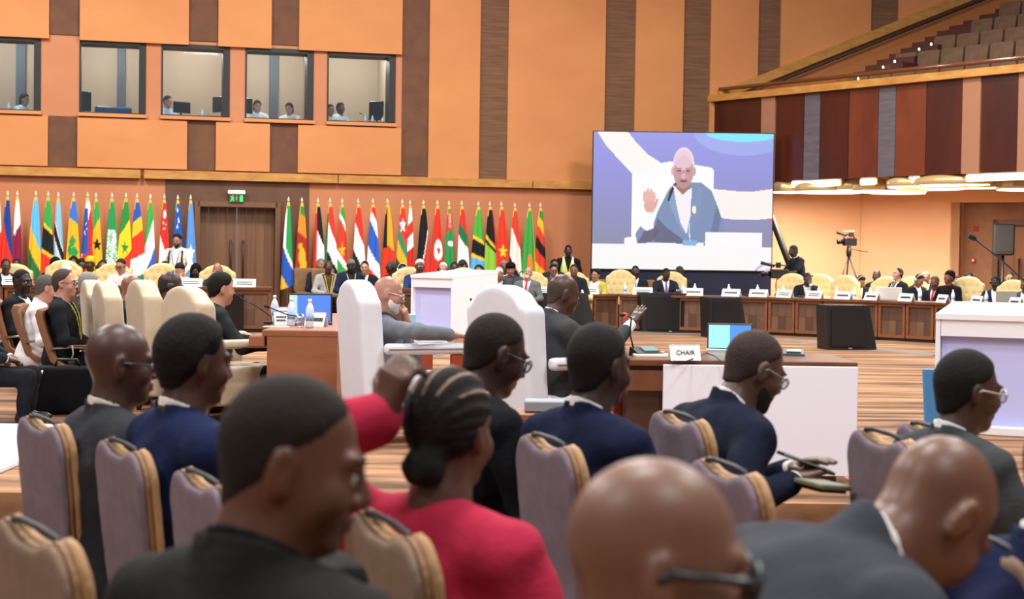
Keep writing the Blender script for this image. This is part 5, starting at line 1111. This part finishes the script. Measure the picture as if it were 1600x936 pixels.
# ================================================================ PEOPLE, FAR
G2 = 'delegates seated along the far tables'; G3 = 'people seated in the second row by the flags'
S = lambda c='23252b', sh='eeeef0', tie=None: ('suit',c,sh,tie)
far = [
 ('man with red tie in dark suit at the left edge', 9,404,26.4,25, D2,('crop','1c1614'),S('1d1f25','eeeaea','c83028'),dict(g=2)),
 ('dark-skinned man in the second row below the maroon flag', 26,404,29,10, D1,('crop','1a1513'),S('23252b'),dict(g=3)),
 ('woman in black headscarf and robe leaning by the left tufted armchair', 87,402,27.6,40, 'b08068',('scarf','121214'),('robe','131316'),dict(g=3,lean=14,roll=-12)),
 ('man in white cap holding his hand before his face', 104,413,26.2,15, 'a87258',('kufi','f0eeec'),('shirt','e8d8cc'),dict(g=2,pitch=22,hp=('lap','face'))),
 ('black-haired person behind the tufted armchair of the white-capped man', 115,401,29.2,5, D2,('afro','141110'),S('2a2c32'),dict(g=3)),
 ('young woman beside the woman in a yellow headscarf', 127,404,28.6,30, '5c3a2c',('updo','16120f'),('shirt','d8c02c'),dict(g=3)),
 ('woman in yellow head wrap and yellow dress', 141,402,28.4,-10, D1,('wrap','d8b02e'),('robe','d8c22c'),dict(g=3)),
 ('person behind the armchair of the woman in the pale blouse', 161,406,28.8,10, '7a5040',('short','1a1614'),S('26282e'),dict(g=3)),
 ('woman in pale pink blouse with short hair and glasses at the left table', 189,404,26.3,-12, 'b07e66',('short','2a201c'),('shirt','f0e0dc'),dict(g=2,pitch=16,gl='2a2422',hp=('table','table'))),
 ('dark-haired head behind the empty tufted armchair by the photographer', 258,408,28.8,0, D2,('short','161211'),S('2c2e34'),dict(g=3)),
 ('black-haired delegate with hands before the face, below the photographer', 281,411,26.2,-5, 'b88468',('thick','1a1513'),('shirt','cfc6b8'),dict(g=2,pitch=30,hp=('face','face'))),
 ('woman in black headscarf to the right of the photographer', 306,412,27.8,5, '3a2a24',('scarf','101012'),('robe','121215'),dict(g=3,pitch=16)),
 ('man in dark suit resting his face on his hand before the double door', 340,411,26.3,-5, 'a06a56',('ring','5a5048'),S('262a34','b8c4d8'),dict(g=2,pitch=20,hp=('lap','face'))),
 ('grey-haired man in dark suit seated beside the lion flag', 501,404,31.6,35, '9a6e58',('short','7a7672'),S('26282c','d8d4d0'),dict(g=3,roll=8)),
 ('bald man in pale grey jacket with yellow lanyard by the lion flag', 513,407,31.0,18, '4c3026',None,('blazer','a8a6a2','5a4030'),dict(g=3,lan='d8cc30')),
 ('grey-haired man in navy with yellow lanyard bowing his head', 549,405,29.6,20, '3a2620',('recede','77736f'),S('23283c','2a2c38'),dict(g=3,pitch=32,lan='d8d048')),
 ('black-haired man in dark suit and tie before the striped flag', 570,408,30.2,0, 'c08e70',('short','16130f'),S('25262a','f0eeec','23252c'),dict(g=3)),
 ('man with glasses turned left beside the purple dress', 612,408,30.4,-50, D1,('short','4a4644'),S('25222c'),dict(g=3,gl='1a1a1a',pitch=2)),
 ('person in purple dress behind the white-bearded man', 618,426,27.4,-20, D2,('short','141110'),('robe','7a48b8'),dict(g=3,pitch=20)),
 ('headphone wearer in the second row by the red, green and yellow flag', 629,412,30.4,5, D1,('short','151210'),S('1d1f24'),dict(g=3,ph='dcdcdc')),
 ('white-haired man in navy suit and striped tie reading at the desk', 656,405,26.8,12, '6a4636',('recede','d8d4ce'),S('24345c','eef0f4','2c3038'),dict(g=2,pitch=18,gl='2a2a2a',hp=('table','table'),fat=1.06)),
 ('white-haired man wearing a white face mask', 693,410,28.2,-8, 'b07c66',('recede','dedad4'),S('222630','f0eeee','2a3038'),dict(g=2,mask='eef2f4',ph='202226')),
 ('dark-skinned man in the second row right of the masked man', 710,409,30.0,5, D1,('crop','181412'),S('22252e'),dict(g=3)),
 ('person in a dark cap with headphones in the second row', 723,406,30.4,-10, '9a6a54',('cap','2c3038'),S('2a2e36'),dict(g=3,ph='1e2024')),
 ('man with headphones leaning on his hand behind the lectern', 749,414,28.8,-15, '8a5c48',('short','1a1614'),('shirt','d2c4a2'),dict(g=2,ph='18191c',roll=-10,hp=('chin','lap'))),
 ('white-haired man bowing low behind the lectern', 780,418,29.0,5, '9a6a54',('recede','d4d0ca'),S('40444a','d8d8da'),dict(g=2,pitch=30)),
 ('grey-haired head in the second row before the cream and black flag', 788,407,31.6,0, D3,('short','8a8682'),S('3a3c42'),dict(g=3)),
 ('person in black turban in the second row', 798,411,31.0,0, 'a8765e',('turban','111114'),('robe','4a4c50'),dict(g=3,pitch=14)),
 ('white-bearded man in grey suit and red tie leaning back', 826,417,30.4,-12, 'b88670',('ring','b8b0a8'),S('6a6e70','f0eef0','c02a2c'),dict(g=2,pitch=-12,beard='dcd8d2',roll=8)),
 ('dark-haired man behind the man with glasses below the guard', 866,405,32.6,15, '7a5240',('short','181412'),S('2a2c30'),dict(g=3)),
 ('young man with glasses in dark jacket below the guard', 865,413,31.6,10, '9a6c56',('thick','17130f'),S('3a4046','3a3e44'),dict(g=2,gl='1c1a1a')),
 ('broad man in dark clothes in front of the guard', 897,413,31.2,-5, '7a4e3c',('short','2a2422'),('shirt','23242c'),dict(g=2,fat=1.15)),
 ('woman in yellow jacket tilting her head, left of the screen skirt', 932,420,32.2,-35, 'b07e68',('updo','1c1614'),('blazer','c8bc5a','eeeae4'),dict(g=2,roll=14)),
 ('man with blue tie in the second row below the screen', 993,415,33.0,-10, '33221c',('crop','17130f'),S('26282e','e8e8f0','4a58a8'),dict(g=3)),
 ('man with purple tie looking down below the screen', 1041,419,32.0,5, D1,('crop','171412'),S('25272f','eeeaea','7a5a8a'),dict(g=2,pitch=26,hp=('table','table'))),
 ('man turned away in the second row below the screen', 1062,416,33.0,-150, '6a4838',('short','3a3632'),S('2c2e32'),dict(g=3)),
 ('man in black suit resting his head on his hand, far right table', 1262,426,31.2,-5, '4c3026',('crop','2c2420'),S('1d1f24','d0d0d4'),dict(g=2,pitch=24,hp=('face','table'),lean=14)),
 ('bent man with headphones left of the dark bald man', 1346,430,31.2,20, 'a8745c',('short','141211'),S('1f2125'),dict(g=2,pitch=40,lean=16,ph='c8c8cc')),
 ('bald dark-skinned man in black suit by the tripod', 1370,421,32.4,-40, '3f271f',('ring','2a201c'),S('1c1e20','e0e0e0'),dict(g=3)),
 ('man in dark suit with headset looking up to the left', 1404,419,30.4,-68, 'c49078',('recede','1c1713'),S('20232b','e6e2e8','3c3a48'),dict(g=2,pitch=-6,ph='26262a',lan='e8e8ea')),
 ('man bending down right of the man with headset', 1437,428,30.6,30, 'a06a52',('short','1a1513'),S('22252d'),dict(g=2,pitch=34,ph='b8b8bc')),
 ('grey-haired head behind the older man with the red tie', 1447,424,32.4,-20, '7a5a4c',('short','8a8480'),S('2c2e34'),dict(g=3)),
 ('older man with red tie in dark suit, far right', 1461,431,29.9,-45, '6a4232',('short','4c443e'),S('1d1f25','dcdce0','c02830'),dict(g=2,pitch=10)),
 ('woman in black headscarf with white band and orange patterned dress', 1484,424,29.5,-55, '7a4a36',('wrap','121214'),('robe','141216','141216'),dict(g=2,pitch=-10)),
 ('person half hidden between the scarfed woman and the empty armchair', 1496,431,31.4,-20, D2,('short','171311'),S('2a2c32'),dict(g=3)),
 ('black-haired head behind the empty armchair by the door portal', 1514,426,31.6,-10, D2,('afro','121010'),S('1f2126'),dict(g=3)),
 ('man with headphones in navy suit behind the right lectern', 1556,431,29.0,-30, '33211b',('crop','171311'),S('1d2334','e8e8ec'),dict(g=2,pitch=16,ph='24262a',hp=('table','table'))),
 ('black-haired head at the right edge below the loudspeaker', 1578,425,30.6,-15, '9a6a54',('short','161210'),S('2a2c32'),dict(g=3)),
 ('man in blue-grey jacket cropped at the right edge', 1602,434,28.2,-40, D3,('short','1c1613'),S('3a4660','d8dce4'),dict(g=2,pitch=14)),
]
for lb,px,py,d,fa,sk,hr,tp,kw in far:
    person(lb, px, py, d, fa, sk, hr, tp, kw.get('lean',5), None, kw.get('pitch',6), kw.get('roll',0), glasses=kw.get('gl'), beard=kw.get('beard'), phones=kw.get('ph'), mask=kw.get('mask'), lanyard=kw.get('lan'), fat=kw.get('fat',1.0), hpose=kw.get('hp',('lap','lap')), group=(None,None,G2,G3)[kw['g']], floor=DZ if px < 800 else 0.0, noleg=False)
# standing figures
ph_, ip = person('bearded photographer in white shirt and pale vest standing before the flags', 277, 366, 29.6, -5, 'a06e54', ('thick','15110f'), ('shirt','ece4d8','ece4d8','e4dccb'), 2, None, 8, 0, stand=True, vox=.014, beard='17120f', lanyard='5a7a9a', floor=DZ, wl=(.2,-.3,.98), wr_=(-.16,-.3,.98), trousers='2a2a2e', belly=1.1)
for sx in (-1,1): MB().tube([tuple(map(float,ip['T'](sx*.13,-.13,.2))),tuple(map(float,ip['T'](sx*.135,-.15,.35))),tuple(map(float,ip['T'](sx*.12,-.08,.48)))],.018,6).build('strap', BLACK, ph_)
person('security guard in yellow reflective vest standing right of the flags', 888, 383, 33.0, 0, '2a1b17', ('crop','14100f'), ('shirt','17171a','17171a','d4d846','c8ccc8'), 0, None, 6, 0, stand=True, vox=.014, floor=0, hpose=('side','side'), trousers='1a1a1e')
person('video cameraman in dark polo shirt bending to his camera by the screen', 1240, 383, 32.8, -72, '33221b', ('crop','17120f'), ('polo','1c2028','e8e8e8'), 16, None, 18, 0, stand=True, vox=.014, floor=0, wl=(.12,-.5,1.08), wr_=(-.12,-.48,1.1), hpose=('table','table'), trousers='202228')
# interpreters in the booths
GB = 'interpreters behind the booth windows'
for lb,px,py,d,fa,sk,hr,tp,pt in (('interpreter with long dark hair in pale top, booth at the left edge',38,146,33.2,70,'b08a74',('bob','2a2e38'),('shirt','b8dce4'),8),
  ('interpreter in pale blue shirt seated in the middle booth',262,150,33.9,60,'b8907c',('thick','3a3430'),('shirt','b4c4e0'),8),('interpreter with dark hair at the left of the two white shirts booth',402,157,34.3,20,'b8947e',('bob','1e1c1e'),('shirt','dce4e8'),10),
  ('interpreter with dark hair at the right of the two white shirts booth',452,161,34.5,-10,'b08a74',('bob','1e1a1a'),('shirt','dce6ea'),12),('interpreter in pale top at the left of the last booth',516,163,34.5,40,'8a6450',('short','181412'),('shirt','a8b8a8'),8),('black-haired interpreter beside the monitor of the last booth',532,161,35.6,50,'4a3228',('afro','141212'),('shirt','b8ccd8'),8)):
    person(lb,px,py,d,fa,sk,hr,tp,6,None,pt,group=GB,floor=3.6,hpose=('table','table'))
# ================================================================ SMALL THINGS
cards = [(848,'left of the speaking man\'s head'),(925,'before the woman in yellow'),(1003,'before the empty armchair below the screen'),(1082,'right of the man with the purple tie'),(1142,'below the middle of the screen skirt'),(1185,'below the right end of the screen skirt'),(1223,'left of the man resting his head'),(1270,'right of the man resting his head'),(1315,'before the empty armchair by the tripod'),(1358,'before the bent man with headphones'),(1412,'before the man with headset'),(1467,'before the older man with the red tie'),(1521,'before the empty armchair right of the scarfed woman'),(1581,'at the right edge above the lectern')]
for i,(px,lb) in enumerate(cards):
    p,g_ = FR(px,.12); tent_card(p, g_-(0 if px < 1100 else 22), .4, .15, 'white name card on the far table '+lb, None, 2 if px < 1020 or 1200 < px < 1300 else 1)
for px,lb in ((382,'before the man at the double door'),(298,'below the scarfed woman by the photographer')):
    p,g_ = FL(px,.12); tent_card(p, 2, .38, .14, 'white name card on the left table '+lb)
p,g_ = FL(15,.15); tent_card(p,2,.3,.14,'white name card before the man with the red tie at the left edge')
for i,(px,bk,lb) in enumerate([(973,.3,'before the empty armchair below the screen'),(1064,.35,'right of the purple tie'),(1081,.5,'behind the card right of the purple tie'),(1136,.35,'under the middle of the screen'),(1181,.4,'under the right end of the screen'),(1215,.3,'left of the resting man, first'),(1268,.4,'in front of the resting man'),(1299,.3,'right of the resting man'),(1327,.3,'before the tripod'),(1347,.3,'before the bent man, left one'),(1352,.45,'before the bent man, right one'),(1421,.4,'before the man with headset'),(1466,.4,'before the older man'),(1518,.4,'before the right empty armchair'),(1597,.4,'at the right edge')]):
    p,_ = FR(px,bk); bottle(p,'clear water bottle on the far table '+lb, 1.05)
for px,lb in ((812,'left of the white-bearded man'),(1166,'with a long slanting stem under the screen'),(1240,'left of the resting man')):
    p,g_ = FR(px,.4); mic(p, 60, 'thin black gooseneck microphone '+lb, .5)
for px,wd,lb in ((1376,.46,'white laptop seen from behind, left of the man with headset'),(1552,.36,'grey laptop seen from behind, before the man in navy')):
    p,g_ = FR(px,.35); o = empty('laptop', p, fz(-20), lb, 'laptop'); MB().box((0,.12,.008),(wd,.26,.016),bev=.004).build('base', mat('b8b8b4',.4), o); MB().box((0,-.04,.13),(wd,.012,.25),RX(.25),bev=.004).build('lid', mat('d8d6d0' if wd > .4 else 'a8a8a0',.4), o)
p,_ = FR(1056,.3); o = empty('water_glass', p, 0, 'small glass with dark band beside the man with the purple tie', 'glass'); MB().lathe([(.03,0),(.035,.02),(.04,.11),(.038,.112),(.03,.02)],(0,0,0),14).build('bowl', glassy('tumbler',(.9,.93,.95),.25), o); MB().lathe([(.0375,.03),(.0395,.075)],(0,0,0),14).build('drink', mat('2a2420',.2), o)
# walnut table: laptop, cards, bottles, glass, papers, microphones
o = empty('laptop', Vector((-1.70,12.95,TT)), fz(8), 'open laptop with a bright blue screen on the walnut table', 'laptop')
MB().box((0,-.12,.01),(.36,.24,.018),bev=.004).build('base', mat('2a2c30',.4), o); MB().box((0,.03,.13),(.37,.012,.25),RX(-.2),bev=.004).build('bezel', BLACK, o); MB().box((.03,.021,.13),(.28,.004,.22),RX(-.2)).build('blue_screen_area', mat('4a76d0',.3,emit=.45), o); MB().box((-.14,.021,.13),(.07,.004,.22),RX(-.2)).build('green_screen_area', mat('a8d0c8',.3,emit=.45), o)
tent_card(on(438,508,TT), 20, .11, .11, 'small white card beside the blue laptop', None, 2); tent_card(on(494,510,TT), -22, .18, .115, 'white folded card at the right end of the walnut table', None, 1)
tent_card(on(440,497,TT), 15, .16, .10, 'white card half hidden by the man writing', None, 2)
for x,y,lb in ((455,509,'in the middle of the walnut table'),(484,512,'beside the right card on the walnut table'),(429,503,'next to the hand of the man writing')): bottle(on(x,y,TT),'water bottle '+lb)
o = empty('water_glass', on(469,511,TT), 0, 'stemless drinking glass between the bottles on the walnut table', 'glass'); MB().lathe([(.022,0),(.036,.03),(.038,.06),(.032,.1),(.030,.1),(.035,.06),(.02,.012)],(0,0,0),16).build('bowl', glassy('tumbler',(.9,.93,.95),.25), o)
o = tag(MB().box((0,0,.003),(.2,.14,.004)).build('papers', mat('f2f0f0',.7)), 'white papers under the hand of the man writing', 'papers'); o.location = on(432,511,TT)
o = empty('microphone', on(463,511,TT)+Vector((0,.25,0)), 0, 'black gooseneck microphone crossing the blue laptop screen', 'microphone'); l0 = Vector(o.location)
MB().box((0,0,.012),(.12,.1,.024),bev=.008).build('base', BLACK, o); MB().tube([(0,0,.02),(.02,0,.07),P(450,492,12.4)-l0,P(420,480,12.4)-l0],.005,6).build('gooseneck', BLACK, o); MB().tube([P(420,480,12.4)-l0,P(413,478,12.4)-l0],.012,8).build('microphone_head', mat('141416',.9), o)
o = empty('microphone', on(418,508,TT)+Vector((0,.2,0)), 0, 'black gooseneck microphone before the man writing', 'microphone'); l0 = Vector(o.location)
MB().box((0,0,.012),(.12,.1,.024),bev=.008).build('base', BLACK, o); MB().tube([(0,0,.02),(0,0,.06),P(400,478,12.3)-l0,P(372,463,12.3)-l0],.005,6).build('gooseneck', BLACK, o); MB().tube([P(372,463,12.3)-l0,P(365,460,12.3)-l0],.012,8).build('microphone_head', mat('141416',.9), o)
# floor things on the left
bottle(on(47,648,DZ),'water bottle with blue cap standing on the carpet, nearest',1.15); bottle(on(56,617,DZ),'water bottle standing on the carpet behind the nearest one',1.15)
o = empty('briefcase', on(105,646,DZ), fz(98), 'black soft briefcase on the carpet under the leather chair', 'bag'); link('body', surf_mesh('body', lambda q: rbox(q,(0,0,.2),(.13,.27,.195),.04),(-.15,-.3,-.01),(.15,.3,.42),.014,cloth('121214')), o); MB().tube([(0,-.1,.39),(0,-.08,.45),(0,.08,.45),(0,.1,.39)],.012,6).build('handle', BLACK, o); MB().tube([(-.135,.18,.37),(-.145,.2,.3),(-.14,.24,.12)],.008,6).build('zip_cord', mat('d8d0c8',.4), o)
o = empty('earphone_receiver', P(113,540,13.3), 0, 'grey headset hanging from the arm of the leather chair', 'headset'); MB().tube([(0,0,.0),(.012,-.01,-.07),(.0,-.02,-.12)],.007,6).build('cord', mat('9a9a9c',.4), o); MB().lathe([(.01,-.015),(.028,-.01),(.028,.01),(.01,.015)],(0,-.02,-.14),12,RX(math.pi/2)).build('ear_cup', mat('3a3a3c',.4), o)
# video camera with operator, crane arm, tripod camera, loudspeaker
def camera_rig(label, px, py, d, face, foot, s=1.0, head='plain'):
    p = P(px,py,d); o = empty('video_camera', (p.x,p.y,0), fz(face), label, 'camera'); z = p.z
    b = MB().box((0,.05,z),(.13*s,.34*s,.17*s),bev=.02).build('body', mat('17171a',.4), o)
    MB().lathe([(.045*s,0),(.05*s,.12*s),(.06*s,.16*s)],(0,-.12*s,z),14,RX(math.pi/2)).build('lens', mat('0e0e10',.2), o)
    MB().tube([(0,.18*s,z+.08*s),(0,.15*s,z+.16*s),(0,-.1*s,z+.16*s),(0,-.12*s,z+.08*s)],.015*s,6).build('carry_handle', BLACK, o)
    MB().box((.12*s,-.02,z+.16*s),(.13*s,.06*s,.1*s),bev=.01).build('viewfinder', BLACK, o); MB().tube([(-.02,-.05*s,z+.14*s),(-.02,-.3*s,z+.2*s)],[.025*s,.03*s],8).build('shotgun_microphone', mat('202022',.9), o)
    MB().box((.02,.0,z+.24*s),(.3*s,.05*s,.03*s)).build('light_bar', mat('d0ccc4',.3,metal=.6), o) if head == 'bar' else None
    MB().lathe([(.05,z-.32*s),(.06,z-.2*s),(.04,z-.09*s)],(0,.03,0),12).build('tripod_head', BLACK, o)
    MB().tube([(.02,.05,z-.15*s),(.08,.5*s,z-.22*s)],.01,6).build('pan_bar', BLACK, o)
    for k in range(3):
        t_ = k*2*math.pi/3+.5; mb = MB(); tp = Vector((0,.03,z-.3*s)); ft = Vector((foot*math.cos(t_),foot*math.sin(t_)+.03,.02)); mb.tube([tp,tp.lerp(ft,.55)],.018,6); mb.tube([tp.lerp(ft,.5),ft],.012,6); mb.build('tripod_leg', mat('2a2422',.4), o)
    return o
camera_rig('broadcast video camera on tripod before the cameraman', 1214, 428, 32.2, -80, .5, 1.15); camera_rig('unattended video camera on a tall tripod before the orange wall', 1325, 378, 33.6, -60, .62, 1.0, 'bar')
o = empty('crane_arm', P(1243,440,33.6), 0, 'thick black crane arm slanting down beside the screen', 'crane'); l0 = Vector(o.location)
MB().tube([P(1205,338,33.9)-l0, P(1243,438,33.6)-l0],.075,8).build('boom', BLACK, o); MB().lathe([(.2,-l0.z),(.2,-l0.z+.05),(.06,-l0.z+.1),(.05,.0)],(0,0,0),12).build('stand', BLACK, o)
v = P(1567,399,32.6); o = empty('loudspeaker', (v.x,v.y,0), fz(-12), 'black loudspeaker on a pole before the wooden door, right', 'loudspeaker')
zt_, zb_ = P(1567,350,32.6).z, v.z; hh_ = zt_-zb_
MB().box((0,0,(zt_+zb_)/2),(.42,.4,hh_),bev=.03).build('cabinet', mat('151517',.6), o); MB().box((.02,-.2,(zt_+zb_)/2+.02),(.34,.02,hh_*.85),bev=.008).build('grille', mat('242428',.8), o); MB().tube([(0,0,0.05),(0,0,zb_)],.03,8).build('pole', BLACK, o)
for k in range(3): MB().tube([(0,0,.5),(.45*math.cos(k*2.09),.45*math.sin(k*2.09),.02)],.014,6).build('tripod_leg', BLACK, o)
# booth desks and monitors
for i,(a,b) in enumerate(wspan):
    nm = ['left edge booth','booth with the empty blue chair','middle booth','booth of the two white shirts','last booth on the right'][i]
    c = wp((a+b)/2,3.6,-.95); o = empty('booth_desk', c, math.atan2(WE.y,WE.x), 'interpreter desk in the '+nm, 'desk', 'booth desks'); MB().box((0,0,.72),(b-a+.1,.6,.04)).build('top', mat('8a8078',.5), o); MB().box((0,.26,.35),(b-a+.1,.03,.7)).build('panel', mat('6a6058',.6), o)
for px,py,wd,ht,m_,fa,lb in ((131,158,.2,.42,'101012',25,'black monitor at the left of the booth with the empty chair'),(345,163,.3,.34,'1a2430',-50,'dark monitor at the right side of the middle booth'),(284,168,.26,.24,'23262c',30,'small dark monitor beside the interpreter of the middle booth'),(384,165,.24,.34,'14161a',40,'black monitor at the left of the booth with two white shirts'),(588,173,.22,.42,'121316',-35,'black monitor at the right side of the last booth')):
    s_,z_ = wsz(px,py,-.9); o = empty('monitor', wp(s_,4.34,-.9), math.atan2(WE.y,WE.x)+fz(fa), lb, 'monitor', 'monitors in the booths'); zc = z_-4.34
    MB().box((0,0,zc),(wd*1.6,.05,ht),bev=.01).build('display', mat(m_,.25), o); MB().tube([(0,.03,0),(0,.03,zc)],.02,6).build('stand', BLACK, o); MB().box((0,.02,.0),(.2,.16,.02)).build('foot', BLACK, o)
s_,z_ = wsz(180,172,-1.5); o = empty('booth_chair', wp(s_,3.6,-1.5), math.atan2(WE.y,WE.x)+.2, 'empty blue leather chair in the second booth', 'chair'); link('backrest', surf_mesh('backrest', lambda q: rbox(q,(0,.2,.85),(.4,.05,.2),.045),(-.45,.1,.6),(.45,.3,1.1),.02,mat('2c5a8a',.25,'leather',None,(10,10,10),.2)), o); MB().box((0,-.05,.5),(.6,.5,.1),bev=.03).build('seat', mat('2c5a8a',.3), o); MB().tube([(0,0,0),(0,0,.5)],.04,8).build('pedestal', BLACK, o)
for x,y,lb in ((95,166,'in the booth at the left edge') if 0 else (14,168,'in the booth at the left edge'),(316,180,'in the middle booth'),(478,184,'in the booth of the two white shirts'),(571,188,'left one in the last booth'),(582,189,'middle one in the last booth'),(598,189,'right one in the last booth')):
    s_,_z = wsz(x,y,-.8); bottle(wp(s_,4.35,-.8),'small water bottle on the desk '+lb,1.0,'water bottles in the booths')
s_,_z = wsz(578,186,-.85); o = mic(wp(s_,4.35,-.85), -60, 'small gooseneck microphone in the last booth', .3)
print('people', NPEOPLE[0], 'objects', len(bpy.data.objects))
